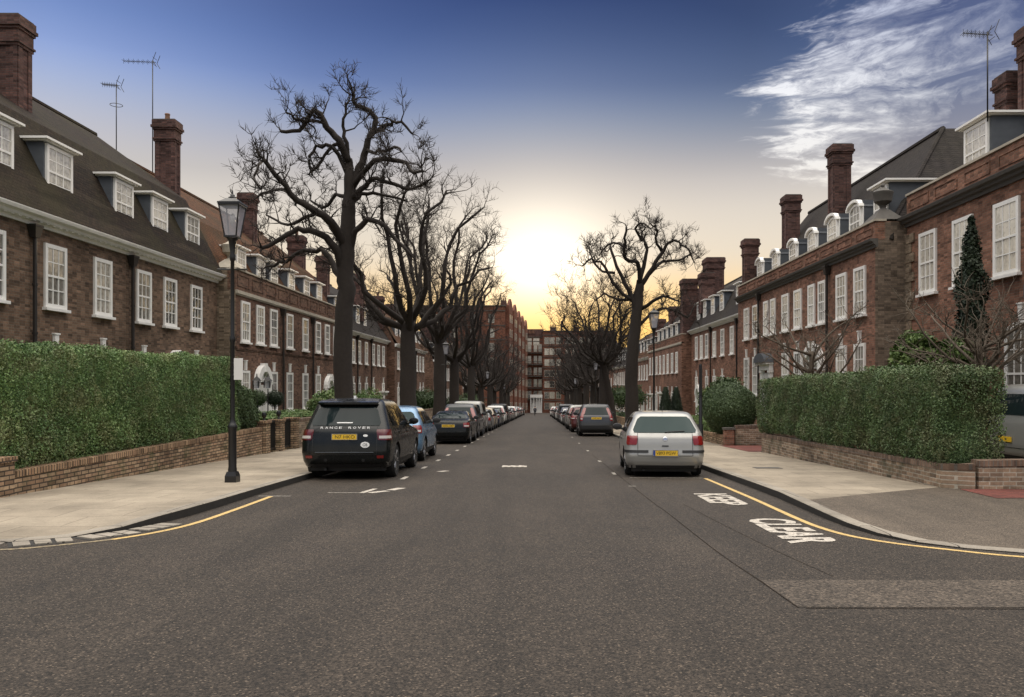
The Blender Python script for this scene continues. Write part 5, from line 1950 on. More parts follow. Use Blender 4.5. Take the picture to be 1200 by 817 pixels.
# roof spoiler
sp = MB()
R0 = [S.P(x, 1.66, .02) for x in np.linspace(-.66, .66, 13)]
rows = [[(p[0], p[1] - .13 + .25 * 0, p[2] - .03) for p in R0], [(p[0], p[1] - .13, p[2] + .015) for p in R0], [(p[0] * .98, p[1] + .12, p[2] + .075) for p in R0], [(p[0] * .98, p[1] + .3, p[2] + .05) for p in R0], [(p[0], p[1] + .05, p[2] - .03) for p in R0], [(p[0], p[1] - .13, p[2] - .03) for p in R0]]
sp.grid(rows)
sub('roof_spoiler', sp.mesh('roof_spoiler', PAINT['black'], True, angle=50), root)
sub('roof_aerial', MB().prism([(1.0, 1.765), (1.22, 1.765), (1.04, 1.83), (1.01, 1.83)], 'x', -.025, .025).mesh('roof_aerial', M['white_letter']), root)

# the silver hatchback on the right
root, S, k = build_car('hatch', 'silver', 'parked_hatchback', 'silver three door style hatchback with yellow plate parked at the right-hand kerb by KEEP CLEAR', CARS, place(2.72, 17.35), R(-3.6), glass='car_glass_clear', text='V893 PGW')
root['label'] = 'silver hatchback with red tail lamps and yellow plate, parked just past the KEEP CLEAR lettering'
on_rear(MB().lathe([(.05, 0), (.05, .005), (.035, .008)], 20).mesh('badge_round', M['chrome']), 'badge_round', 0, .83, .006)
on_rear(MB().box(-.07, .07, -.012, .012, 0, .006).mesh('tailgate_handle', M['trim']), 'tailgate_handle', 0, .68, .006)
for sx in (-1, 1):
    sub('bumper_strip', MB().grid(S.patch([(z, sx * .36, sx * 1.05) for z in (.535, .555, .575, .59)], .014, 12)).mesh('bumper_strip', M['trim'], True), root)
sub('rear_wiper', MB().tube([S.P(0, .975, .03), S.P(.22, .99, .03), S.P(.42, 1.0, .028)], .009, 5).mesh('rear_wiper', M['trim']), root)
sub('roof_aerial', MB().tube([(0, .78, 1.41), (0, .6, 1.53)], .007, 5).mesh('roof_aerial', M['trim']), root)
bl = [c for c in root.children if c.name.startswith('number_plate')][0]
sub('plate_band', MB().box(-.26, -.215, -.056, .056, .001, .0025).mesh('plate_band', M['plate_blue']), bl)
for sx in (-.36, .36):
    pass

# blue car next to the SUV, black saloon, then the rest of the left row
build_car('mini_suv', 'blue', 'parked_car', 'small bright blue car parked directly ahead of the big black SUV', CARS, place(-4.08, 22.25), R(.5), glass='car_glass_clear')
saloon, _, _ = build_car('saloon', 'black', 'parked_saloon', 'low black saloon with red tail lamps, two cars ahead of the big black SUV', CARS, place(-3.72, 33.4), 0, text='LD56 XKF')
suv_d, _, _ = build_car('estate', 'darkgrey', 'parked_estate_car', 'dark grey estate car with tall red tail lamps, first ahead of the silver hatchback', CARS, place(3.03, 42.3), R(-1.0), text='KV05 NHT')
boxy, _, _ = build_car('boxy', 'silver', 'parked_suv', 'tall boxy silver four-by-four standing above its neighbours in the left row', CARS, place(-4.0, 45.4), 0)
hatch2, _, _ = build_car('hatch', 'grey', 'parked_car', 'mid grey hatchback parked just past the tall boxy four-by-four', CARS, place(-3.85, 51.2), 0, full=False)
msuv2, _, _ = build_car('mini_suv', 'maroon', 'parked_car', 'dark maroon car parked directly ahead of the dark grey estate car', CARS, place(2.85, 49.3), 0, full=False)

seq_l = [(suv_d, 'darkgrey', -3.9, 39.6, 'dark grey four-by-four between the low black saloon and the tall boxy one'),
         (msuv2, 'beige', -3.9, 56.3, 'champagne coloured small car, second past the tall boxy four-by-four'),
         (saloon, 'navy', -3.85, 61.6, 'navy saloon in the left row past the champagne small car'),
         (hatch2, 'green', -3.9, 67.2, 'dark green hatchback in the left row next past the navy saloon'),
         (suv_d, 'white', -3.9, 72.4, 'white estate car in the left row past the dark green hatchback'),
         (boxy, 'black', -3.9, 78.4, 'black boxy four-by-four in the left row past the white estate car'),
         (hatch2, 'maroon', -3.9, 84.3, 'maroon hatchback in the left row past the black boxy four-by-four'),
         (msuv2, 'grey', -3.85, 89.8, 'grey small car in the left row past the maroon hatchback'),
         (saloon, 'silver', -3.85, 95.4, 'silver saloon in the distant left row')]
for src, col, x, y, lab in seq_l:
    copy_tree(src, place(x, y), R(random.uniform(-.6, .6)), RX, label=lab, group=CARS, mats={'body': PAINT[col], 'door_handle': PAINT[col]})
seq_r = [(suv_d, 'silver', 2.9, 55.6, 'silver estate car in the right row past the maroon car'),
         (hatch2, 'black', 2.9, 61.8, 'black hatchback in the right row past the silver estate car'),
         (saloon, 'grey', 2.9, 67.4, 'grey saloon in the right row past the black hatchback'),
         (hatch2, 'white', 2.9, 73.2, 'white hatchback in the distant right row'),
         (msuv2, 'navy', 2.95, 79, 'navy small car in the distant right row'),
         (boxy, 'darkgrey', 2.95, 85, 'dark grey boxy four-by-four in the distant right row')]
for src, col, x, y, lab in seq_r:
    copy_tree(src, place(x, y), R(random.uniform(-.6, .6)), RX, label=lab, group=CARS, mats={'body': PAINT[col], 'door_handle': PAINT[col]})
far = [(-3.85, y) for y in (101.5, 107.5, 113.6, 119.5, 126, 132, 138.5, 145, 152, 160, 169)] + [(2.95, y) for y in (91.5, 98, 105, 112, 120, 129, 139)]
cols = ['darkgrey', 'white', 'black', 'silver', 'navy', 'grey', 'maroon', 'white', 'silver', 'black', 'white', 'silver', 'white', 'black', 'grey', 'silver', 'darkgrey', 'white']
for i, (x, y) in enumerate(far):
    copy_tree((hatch2, suv_d, saloon, msuv2)[i % 4], place(x, y), R(random.uniform(-.8, .8)), RX,
              label='small distant parked car near the far end of the %s row' % ('left' if x < 0 else 'right'), group='distant cars at the far end of the %s row' % ('left' if x < 0 else 'right'), mats={'body': PAINT[cols[i]], 'door_handle': PAINT[cols[i]]})
# the car in the drive, just showing past the hedge
copy_tree(boxy, (9.95, 17.3, g(17.3) + .12), R(-90), 0, label='pale car on the drive, half hidden past the near end of the clipped hedge', group=CARS, mats={'body': PAINT['silver'], 'door_handle': PAINT['silver']})
# ------------------------------------------------------------------ street lamps, signs
def street_lamp(x, y, label, group, warm=False):
    z = g(y) + PAVE
    root = ob('street_lamp', None, loc=(x, y, z), label=label, cat='street lamp', group=group)
    b = MB()
    b.frustum(0, 0, -.05, .105, .105, .12, .105, .105).frustum(0, 0, .12, .105, .105, .2, .08, .08)
    sub('base', b.mesh('base', M['iron']), root)
    p = MB().lathe([(.078, .18), (.08, .24), (.073, .28), (.073, .98), (.086, 1.01), (.086, 1.05), (.064, 1.08), (.046, 1.15), (.042, 1.2), (.04, 2.6), (.05, 2.62), (.05, 2.68), (.037, 2.72), (.034, 4.1), (.05, 4.13), (.05, 4.2), (.04, 4.24), (.07, 4.47), (.105, 4.53)], 14)
    sub('post', p.mesh('post', M['iron'], True, angle=40), root)
    L = MB()
    a0, a1, z0, z1 = .105, .185, 4.55, 5.13
    for sx in (-1, 1):
        for sy in (-1, 1):
            L.tube([(sx * a0, sy * a0, z0), (sx * a1, sy * a1, z1)], .014, 5)
    for a, zz in ((a0, z0), (a1, z1)):
        L.box(-a - .015, a + .015, -a - .015, -a + .012, zz - .015, zz + .015).box(-a - .015, a + .015, a - .012, a + .015, zz - .015, zz + .015)
        L.box(-a - .015, -a + .012, -a + .0125, a - .0125, zz - .015, zz + .015).box(a - .012, a + .015, -a + .0125, a - .0125, zz - .015, zz + .015)
    lf = sub('lantern_frame', L.mesh('lantern_frame', M['iron']), root)
    gl = MB()
    for i in range(4):
        c, s_ = math.cos(i * math.pi / 2), math.sin(i * math.pi / 2)
        q = [(-a0, -a0 + .004, z0), (a0, -a0 + .004, z0), (a1, -a1 + .004, z1), (-a1, -a1 + .004, z1)]
        gl.add([(x_ * c - y_ * s_, x_ * s_ + y_ * c, zz) for x_, y_, zz in q], [(0, 1, 2, 3)])
    sub('lantern_glass', gl.mesh('lantern_glass', M['lantern'], fix=False), lf)
    sub('bulb', MB().lathe([(.02, 4.98), (.05, 4.94), (.06, 4.88), (.035, 4.81), (.0, 4.79)], 10).mesh('bulb', M['bulb'], True), lf)
    t = MB().frustum(0, 0, z1 + .017, .21, .21, z1 + .045, .205, .205).frustum(0, 0, z1 + .047, .19, .19, z1 + .13, .08, .08).lathe([(.07, z1 + .132), (.075, z1 + .155), (.045, z1 + .17), (.035, z1 + .2), (.018, z1 + .22), (.01, z1 + .28), (.002, z1 + .3)], 10)
    sub('lantern_roof', t.mesh('lantern_roof', M['iron']), root)
    for zz in (3.95,):
        sub('ladder_bar', MB().tube([(-.28, 0, zz), (.28, 0, zz)], .016, 6).mesh('ladder_bar', M['iron']), root)
    return root


LG = 'black lantern street lamps along both pavements'
lamp = street_lamp(-5.68, 15.05, 'tall black street lamp with square glass lantern, nearest, by the tall hedge', LG)
for x, y, lab in ((-5.5, 48.2, 'street lamp between the second and third big bare trunks of the left row'), (-5.5, 87.6, 'street lamp farther down the left pavement, lantern against dark trees'), (-5.75, 136.7, 'smallest, farthest street lamp of the left pavement'),
                  (4.6, 32.3, 'street lamp beside the main bare tree of the right row, lantern against golden sky'), (4.75, 67.5, 'street lamp on the right pavement past the dark grey estate car'), (4.9, 108, 'farthest street lamp of the right pavement')):
    copy_tree(lamp, (x, y, g(y) + PAVE), 0, 0, label=lab, group=LG)

# parking plate on the nearest lamp
x, zs = -5.62, g(15.05) + PAVE
sr = ob('parking_sign', None, loc=(-5.575, 14.985, zs + 2.1), rz=R(-8), label='small white parking plate fixed to the nearest street lamp', cat='sign')
sub('plate', MB().box(-.055, .12, -.006, .006, -.2, .2).mesh('plate', M['sign_white']), sr)
sub('bracket', MB().box(-.1, .1, .008, .03, .1, .13).box(-.1, .1, .008, .03, -.13, -.1).mesh('bracket', M['iron']), sr)
for zz, w_ in ((.12, .09), (.05, .11), (.0, .1), (-.06, .11), (-.12, .08)):
    pass

sp = ob('sign_post', None, loc=(4.52, 22.6, g(22.6) + PAVE), label='plain black sign post standing on the pavement ahead of the silver hatchback', cat='post')
sub('post', MB().lathe([(.075, -.1), (.075, .9), (.05, .95), (.045, 2.55), (.03, 2.6)], 12).mesh('post', M['iron'], True, angle=40), sp)
sub('plate', MB().box(-.02, .02, -.14, .14, 1.75, 2.5).mesh('plate', M['iron']), sp)

# lantern posts before the arched door
for i, (px, py, Y) in enumerate(((301, 450, 33.4), (314, 450, 33.8))):
    x, z = at(px, py, Y)
    zg_ = g(Y) + .05
    h = z - zg_
    r_ = ob('garden_lantern', None, loc=(x, Y, zg_), label=['small black garden lantern on a post, half behind the hedge end by the arched door', 'small black garden lantern on a post, in front of the arched white door'][i], cat='lantern')
    sub('post', MB().tube([(0, 0, -.1), (0, 0, h - .2)], .025, 6).mesh('post', M['iron']), r_)
    sub('lantern_glass', MB().frustum(0, 0, h - .18, .07, .07, h + .12, .12, .12).mesh('lantern_glass', M['lantern']), r_)
    sub('lantern_roof', MB().frustum(0, 0, h + .123, .15, .15, h + .3, .03, .03).lathe([(.03, h + .3), (.012, h + .42)], 6).box(-.135, -.1, -.135, -.1, h - .16, h + .12).box(.1, .135, -.135, -.1, h - .16, h + .12).box(-.02, .02, .08, .11, h - .16, h + .12).mesh('lantern_roof', M['iron']), r_)


# ------------------------------------------------------------------ bare trees
class Tree:
    def __init__(s, seed):
        s.r = random.Random(seed)
        s.trunk, s.crown = MB(), MB()
        s.n = 0

    def wiggle(s, p, d, length, n, amp, up=0.0):
        pts = [Vector(p)]
        d = Vector(d).normalized()
        for i in range(n):
            d = (d + Vector((s.r.gauss(0, amp), s.r.gauss(0, amp), s.r.gauss(0, amp) + up))).normalized()
            pts.append(pts[-1] + d * length / n)
        return pts

    def perp(s, d):
        v = Vector((s.r.gauss(0, 1), s.r.gauss(0, 1), s.r.gauss(0, 1)))
        v -= v.dot(d) * d
        return v.normalized() if v.length > 1e-4 else Vector((1, 0, 0))

    def twigs(s, p, d, n, ln, r=.0095):
        for _ in range(n):
            q = (d * s.r.uniform(.1, .8) + s.perp(d) * s.r.uniform(.4, 1.0) + Vector((0, 0, s.r.uniform(.0, .7)))).normalized()
            L = ln * s.r.uniform(.45, 1.25)
            pts = s.wiggle(p, q, L, 3, .16, .06)
            s.crown.tube(pts, [r, r * .8, r * .6, r * .35], 3, 1, False)

    def branch(s, pts, r0, r1, depth, dens=1.0, ln=1.0):
        """a limb with its own shoots"""
        n = len(pts)
        rad = [r0 + (r1 - r0) * i / (n - 1) for i in range(n)]
        s.crown.tube(pts, rad, 7 if r0 > .06 else (5 if r0 > .025 else 4), 0, True)
        total = sum((pts[i + 1] - pts[i]).length for i in range(n - 1))
        if depth <= 0:
            for i in range(1, n):
                d = (pts[i] - pts[i - 1]).normalized()
                s.twigs(pts[i], d, 1 + int(s.r.random() * 3.2 * dens), .55 * ln)
            return
        k = max(2, int(total * (2.5 if depth > 1 else 3.6) * dens))
        for j in range(k):
            t = s.r.uniform(.12, 1.0) if j else 1.0
            f = t * (n - 1)
            i = min(int(f), n - 2)
            p = pts[i].lerp(pts[i + 1], f - i)
            d = (pts[i + 1] - pts[i]).normalized()
            rr = rad[i] + (rad[i + 1] - rad[i]) * (f - i)
            side = s.perp(d)
            q = d * s.r.uniform(.25, .75) + side * s.r.uniform(.5, 1.0) + Vector((0, 0, s.r.uniform(-.15, .55)))
            L = ln * (s.r.uniform(.8, 1.9) if depth > 1 else s.r.uniform(.45, 1.1))
            sp_ = s.wiggle(p, q, L, 5 if depth > 1 else 4, .26, .07)
            rn = min(rr * .55, .034 if depth > 1 else .016)
            s.branch(sp_, rn, max(rn * .35, .007), depth - 1, dens, ln)
        # knuckled end with upright whips
        s.twigs(pts[-1], (pts[-1] - pts[-2]).normalized(), int(5 * dens), .9 * ln)

    def refine(s, pts, amp=.06, k=3):
        """smooth a traced limb and roughen it a little"""
        P = [Vector(p) for p in pts]
        out = []
        for i in range(len(P) - 1):
            p0, p1, p2, p3 = P[max(i - 1, 0)], P[i], P[i + 1], P[min(i + 2, len(P) - 1)]
            for j in range(k):
                t = j / k
                q = 0.5 * ((2 * p1) + (p2 - p0) * t + (2 * p0 - 5 * p1 + 4 * p2 - p3) * t * t + (3 * p1 - p0 - 3 * p2 + p3) * t ** 3)
                if i or j:
                    q += Vector((s.r.gauss(0, amp), s.r.gauss(0, amp), s.r.gauss(0, amp)))
                out.append(q)
        out.append(P[-1])
        return out

    def make(s, name, loc, label, cat='tree', group=None, bark='bark', twig='twig'):
        root = ob(name, None, loc=loc, label=label, cat=cat, group=group)
        sub('trunk', s.trunk.mesh('trunk', M[bark], True, fix=False), root)
        sub('crown', s.crown.mesh('crown', [M[bark], M[twig]], True, fix=False), root)
        return root


def trunk_pts(T, pts, rad, flare=1.6):
    P = T.refine(pts, .02, 4)
    n = len(P)
    rr = [float(np.interp(i / (n - 1), np.linspace(0, 1, len(rad)), rad)) for i in range(n)]
    T.trunk.tube(P, rr, 14)
    return P, rr


def traced_tree(name, label, Y, base_px, trunk_px, limbs, trunk_r, seed, depth_spread, dens, group=None, ln=1.0):
    """limbs: (start radius, [pixel path]); each limb leaves toward its own depth"""
    T = Tree(seed)
    X0 = (base_px - CX) * Y / F_PX
    zg_ = g(Y) + PAVE
    def W_(px, py, dy=0.0):
        x, z = at(px, py, Y + dy)
        return (x - X0, dy, z - zg_)
    tp = [(0, 0, -.15), (0, 0, .25)] + [W_(*p) for p in trunk_px]
    trunk_pts(T, tp, trunk_r)
    for r0, path in limbs:
        dd = T.r.uniform(-1, 1) * depth_spread
        m = len(path)
        P = [W_(p[0], p[1], dd * (i / (m - 1)) ** .8) for i, p in enumerate(path)]
        P = T.refine(P, .035, 3)
        T.branch(P, r0 * .82, max(r0 * .32, .034), 2, dens, ln)
    return T.make(name, (X0, Y, zg_), label, group=group)


TG = 'bare pollarded street trees'
A = [  # the biggest tree
    (.17, [(408.7, 190), (399, 166), (383, 151), (368, 128.5), (351, 153), (329, 154)]),
    (.18, [(411, 225), (421, 196), (429, 174), (437, 153), (438, 134), (417, 124), (415, 110)]),
    (.11, [(436, 158), (446, 148), (456, 145), (469, 145), (483, 157)]),
    (.2, [(404, 290), (388.5, 260), (372, 250), (348, 233.5), (329, 212), (308, 186)]),
    (.08, [(340, 226), (321, 221), (302, 231)]),
    (.07, [(308, 188), (297, 207), (305, 222)]),
    (.19, [(403, 318), (393, 296), (383, 277), (361.6, 270), (343, 272.6), (320, 284), (306, 291)]),
    (.13, [(412, 222), (437, 189), (472, 189), (485.5, 201), (496, 201)]),
    (.13, [(412, 236), (428, 217), (442, 209), (475, 221), (499, 215)]),
    (.12, [(411, 246), (420, 231), (437, 227), (475, 235)]),
    (.15, [(408, 292), (417, 271), (431.6, 260), (450, 263), (465, 282), (482, 300)]),
    (.1, [(407, 205), (388.5, 171.6), (370, 173), (361.6, 188), (366, 205)]),
    (.1, [(407, 232), (393, 231), (378, 244), (364, 235)]),
    (.15, [(400, 330), (391.6, 310), (377, 292), (351, 297), (336.5, 306), (314.5, 312)]),
    (.1, [(409, 188), (404, 160), (402, 140), (410, 118)]),
    (.09, [(399, 168), (386, 172), (376, 190), (362, 205)]),
    (.08, [(429, 174), (444, 178), (462, 172), (470, 178)]),
    (.08, [(383, 151), (372, 140), (352, 142), (335, 132)]),
    (.09, [(371, 249), (352, 258), (330, 262), (312, 252)]),
]
treeA = traced_tree('bare_tree', 'biggest bare tree, thick trunk with crooked pollarded limbs, behind the black SUV', 28.0, 404, [(402, 400), (405, 350), (405, 310), (407, 270), (409, 240), (409.5, 210), (408.7, 186)], A, [.44, .33, .31, .29, .27, .24, .19, .12], 11, 2.6, 1.25, TG, .48)

B = [  # right-hand main tree
    (.2, [(745, 372), (741, 351), (733.7, 334), (723, 313), (715, 288)]), (.17, [(749, 335), (748, 309), (733.7, 303), (731.6, 285), (734, 266)]),
    (.16, [(750, 328), (755, 305), (757, 290), (752, 272)]), (.17, [(751, 335), (765, 313), (777, 294.5), (786.7, 282), (797, 286)]),
    (.13, [(755, 328), (773, 309), (785, 306), (800, 303), (812, 296)]), (.13, [(752, 362), (773, 348.6), (784, 349), (796, 353)]),
    (.13, [(740, 352), (723, 340), (709, 313), (692, 304), (682, 312)]), (.1, [(720, 320), (705, 318), (693, 300), (690, 288)]), (.1, [(752, 282), (745, 268), (751, 262), (762, 268)]),
    (.1, [(733, 290), (722, 285), (710, 290), (702, 300)]), (.1, [(776, 296), (768, 280), (771, 270), (762, 262)]), (.11, [(751, 380), (767, 366), (788, 362), (806, 372), (815, 356)]), (.1, [(738, 350), (724, 352), (708, 345), (697, 352)]),
    (.08, [(797, 287), (806, 292), (814, 308)]),
]
treeB = traced_tree('bare_tree', 'main bare tree on the right pavement, rounded crown against the glowing sky', 44.0, 740, [(740, 470), (740, 430), (743, 395), (746, 365), (749, 340), (750, 328)], B, [.46, .38, .35, .33, .3, .26, .18], 12, 3.2, 1.2, TG, .55)


def grown_tree(seed, h_fork, height, spread, r, limbs=9, dens=.7, lean=0.0, ln=1.1):
    T = Tree(seed)
    top = Vector((lean, 0, h_fork))
    P, rr = trunk_pts(T, [(0, 0, -.2), (0, 0, .3), (lean * .2, 0, h_fork * .35), (lean * .6, 0, h_fork * .7), tuple(top)], [r * 1.45, r * 1.05, r * .95, r * .9, r * .8])
    for i in range(limbs):
        a = 2 * math.pi * (i + T.r.uniform(-.3, .3)) / limbs * 1.0
        t = T.r.uniform(.35, 1.0)
        hz = h_fork * T.r.uniform(.88, 1.0)
        sp_ = spread * T.r.uniform(.5, 1.0)
        zt = h_fork + (height - h_fork) * (1 - .75 * (sp_ / spread) ** 2) * T.r.uniform(.8, 1.0)
        p0 = Vector((lean * hz / h_fork, 0, hz))
        p3 = Vector((lean + sp_ * math.cos(a), sp_ * math.sin(a), zt))
        p1 = p0.lerp(p3, .3) + Vector((math.cos(a), math.sin(a), -.3)) * spread * .12
        p2 = p0.lerp(p3, .68) + Vector((T.r.gauss(0, .3), T.r.gauss(0, .3), T.r.uniform(-.2, .4)))
        T.branch(T.refine([p0, p1, p2, p3], .09, 3), r * .4, r * .12, 2, dens, ln)
    return T


def grow(name, label, seed, x, y, *a, group=TG, **kw):
    return grown_tree(seed, *a, **kw).make(name, (x, y, g(y) + PAVE), label, group=group)


treeC = grow('bare_tree', 'second bare tree of the left row, straight trunk with wide spreading crown', 21, (478 - CX) * 43.5 / F_PX, 43.5, 6.0, 16.6, 5.3, .46, limbs=10, dens=.85, ln=.85)
treeD = grow('bare_tree', 'third bare tree of the left row, beside the street lamp', 22, (515 - CX) * 57 / F_PX, 57, 6.4, 18.0, 5.6, .45, limbs=10, dens=.85, ln=.85)
treeE = grow('bare_tree', 'slim leaning bare tree just past the main one of the right row', 23, (719 - CX) * 55 / F_PX, 55, 4.6, 10.6, 3.6, .26, limbs=11, dens=.9, lean=-.8)
for x, y, sc, rz, lab in ((-6.9, 66.5, .93, 1.1, 'fourth bare tree of the left row, trunk close behind the third'), (-6.7, 81, .88, 2.3, 'fifth bare tree of the left row, low crown before the flats'), (5.6, 70, .85, .4, 'third bare tree of the right row, past the slim leaning one')):
    copy_tree((treeC, treeD)[int(y) % 2], (x, y, g(y) + PAVE), rz, 0, (sc, sc, sc), label=lab, group=TG)
for i, (x, y, sc) in enumerate([(-6.8, 96, .8), (-6.6, 111, .85), (-6.9, 127, .8), (-6.6, 144, .9), (-6.8, 163, .9), (-6.8, 182, .9), (5.7, 84, .78), (5.8, 98, .8), (5.7, 113, .85), (5.9, 128, .85), (6.0, 145, .9), (5.9, 163, .9), (6.2, 182, .9), (7.5, 205, .9), (12, 222, .95), (-11.5, 128, .85), (-12, 158, .9), (11, 150, .9), (10.5, 196, .95), (16, 224, 1.0)]):
    src = (treeC, treeD)[i % 2]
    copy_tree(src, (x, y, g(y) + PAVE), i * 1.3, 0, (sc * 1.05, sc * 1.05, sc * .86), label='bare brown tree in the far thicket at the end of the street, %s pavement' % ('left' if x < 0 else 'right'), group='bare trees at the far end, %s side' % ('left' if x < 0 else 'right'))

# the tree above the end flats; its leaf colour imitates golden backlight
T = grown_tree(31, 8, 27, 7.0, .5, limbs=12, dens=.3, ln=2.0)
gt = T.make('backlit_tree', (13.5, 268, g(262)), 'tree with leaves coloured golden as if backlit, rising behind the end flats')
rng = np.random.default_rng(5)
p = rng.normal(0, 1, (2200, 3)) * np.array([3.0, 3.0, 4.2]) + np.array([0, 0, 21.5])
v = leaves_np(rng, p, rng.normal(0, 1, (2200, 3)), .42, 1.0)
sub('foliage', mesh_np('foliage', v, np.arange(len(v)).reshape(-1, 4), M['backlit_leaf']), gt)


def garden_tree(name, label, x, Y, zg_, h, spread, r, seed, limbs, dens, ln):
    T = Tree(seed)
    trunk_pts(T, [(0, 0, -.2), (.02, 0, h * .3), (0, .02, h * .6)], [r * 1.4, r, r * .7])
    for i in range(limbs):
        a = 2 * math.pi * i / limbs + T.r.uniform(-.4, .4)
        z0 = h * T.r.uniform(.28, .58)
        L = spread * T.r.uniform(.7, 1.1)
        p = T.wiggle((0, 0, z0), (math.cos(a), math.sin(a), T.r.uniform(.25, 1.1)), L, 6, .13, .05)
        T.branch(p, r * .55, r * .2, 1, dens, ln)
    return T.make(name, (x, Y, zg_), label, bark='pale_bark', twig='pale_bark')


x, z = at(1148, 430, 18.6)
garden_tree('garden_tree', 'slender leafless garden tree with fanning branches before the quoined house', x, 18.6, g(19) + .1, 5.0, 2.2, .075, 41, 20, .75, .75)
x, z = at(951, 430, 28.0)
garden_tree('garden_tree', 'small leafless garden tree rising from behind the clipped hedge before the wide white doorway', x, 28.0, g(28) + .1, 5.6, 2.3, .1, 42, 18, .7, .8)


# ------------------------------------------------------------------ a rider far down the road
def rider():
    x, y = (627 - CX) * 143 / F_PX, 143.0
    z = g(y)
    b = ob('bicycle', None, loc=(x, y, z), label='dark bicycle ridden down the middle of the road', cat='bicycle')
    for yy in (-.5, .52):
        w_ = sub('wheel', MB().lathe([(.33, -.02), (.35, 0), (.33, .02), (.31, .0)], 20, (0, yy, .35), axis='x').mesh('wheel', M['tyre'], True), b)
    fr = MB()
    for a, c in (((0, -.5, .35), (0, -.1, .32)), ((0, -.1, .32), (0, -.22, .85)), ((0, -.2, .8), (0, .36, .82)), ((0, -.1, .32), (0, .36, .78)), ((0, .36, .95), (0, .52, .35)), ((0, -.5, .35), (0, -.2, .78))):
        fr.tube([a, c], .02, 6)
    sub('frame', fr.mesh('frame', M['iron'], True), b)
    sub('handlebar', MB().tube([(-.27, .3, .98), (0, .36, 1.0), (.27, .3, .98)], .016, 6).mesh('handlebar', M['iron'], True), b)
    sub('saddle', MB().prism([(-.08, -.34), (.08, -.34), (.025, -.06), (-.025, -.06)], 'z', .86, .92).mesh('saddle', M['trim']), b)
    J = [((0, -.2, .96), .16), ((0, -.12, 1.15), .15), ((0, .0, 1.36), .17), ((0, .05, 1.48), .07), ((0, .08, 1.58), .1), ((0, .09, 1.68), .1),
         ((-.2, .0, 1.38), .065), ((-.27, .14, 1.16), .05), ((-.26, .3, 1.02), .045), ((.2, .0, 1.38), .065), ((.27, .14, 1.16), .05), ((.26, .3, 1.02), .045),
         ((-.12, -.15, .9), .1), ((-.13, .12, .62), .07), ((-.13, -.06, .25), .05), ((-.13, .06, .2), .045), ((.12, -.15, .9), .1), ((.13, .16, .78), .07), ((.13, .06, .42), .05), ((.13, .18, .38), .045)]
    E = [(0, 1), (1, 2), (2, 3), (3, 4), (4, 5), (2, 6), (6, 7), (7, 8), (2, 9), (9, 10), (10, 11), (0, 12), (12, 13), (13, 14), (14, 15), (0, 16), (16, 17), (17, 18), (18, 19)]
    me = bpy.data.meshes.new('person_source')
    me.from_pydata([j[0] for j in J], E, [])
    o = bpy.data.objects.new('person_source', me)
    COL.objects.link(o)
    o.modifiers.new('s', 'SKIN')
    sk = me.skin_vertices[0].data
    for i, j in enumerate(J):
        sk[i].radius = (j[1], j[1])
    sk[0].use_root = True
    o.modifiers.new('u', 'SUBSURF').levels = 1
    res = evaluated(o)
    bpy.data.objects.remove(o)
    res.materials.clear()
    for m_ in (M['cloth'], M['skin']):
        res.materials.append(m_)
    for p_ in res.polygons:
        p_.material_index = 1 if p_.center.z > 1.5 or (abs(p_.center.x) > .2 and p_.center.z < 1.06 and p_.center.y > .24) else 0
        p_.use_smooth = True
    pr = ob('person', res, loc=(x, y, z), label='person in dark clothes riding away down the middle of the road', cat='person')
    sub('helmet', MB().lathe([(.12, 1.68), (.13, 1.72), (.1, 1.79), (.03, 1.82)], 12, (0, .09, 0)).mesh('helmet', M['trim'], True), pr)


rider()

# ------------------------------------------------------------------ sky, sun, camera
w = bpy.data.worlds.new('World')
SC.world = w
w.use_nodes = True
t = w.node_tree
t.nodes.clear()
k = NT(t)
SUN_EL, SUN_AZ = R(3.2), R(3.0)            # the low sun stands at the end of the street, a little to the right
sun_dir = Vector((math.sin(SUN_AZ) * math.cos(SUN_EL), math.cos(SUN_AZ) * math.cos(SUN_EL), math.sin(SUN_EL)))
gen = k.n('ShaderNodeTexCoord').outputs['Generated']
d = k.n('ShaderNodeVectorMath', {0: gen}, operation='NORMALIZE').outputs[0]
sep = k.n('ShaderNodeSeparateXYZ', {0: d})
dx, dy, dz = sep.outputs
yy = k.math('MAXIMUM', dy, .05)
u, v = k.math('DIVIDE', dx, yy), k.math('DIVIDE', dz, yy)
HIGH_FILL = [(.6, (1.4, 1.34, 1.28)), (.76, (3.5, 3.28, 3.0)), (1.0, (3.6, 3.37, 3.06))]  # overhead sky above the frame, brightened on purpose to light fronts and road
base = k.ramp(dz, [(0.0, (.85, .50, .18)), (.08, (.85, .60, .33)), (.14, (.85, .74, .58)), (.206, (.74, .68, .61)), (.254, (.48, .455, .46)), (.30, (.27, .33, .45)), (.345, (.112, .185, .385)), (.42, (.028, .06, .185)), (.46, (.03, .06, .19)), (.5, (.05, .09, .24))] + HIGH_FILL, 'B_SPLINE')
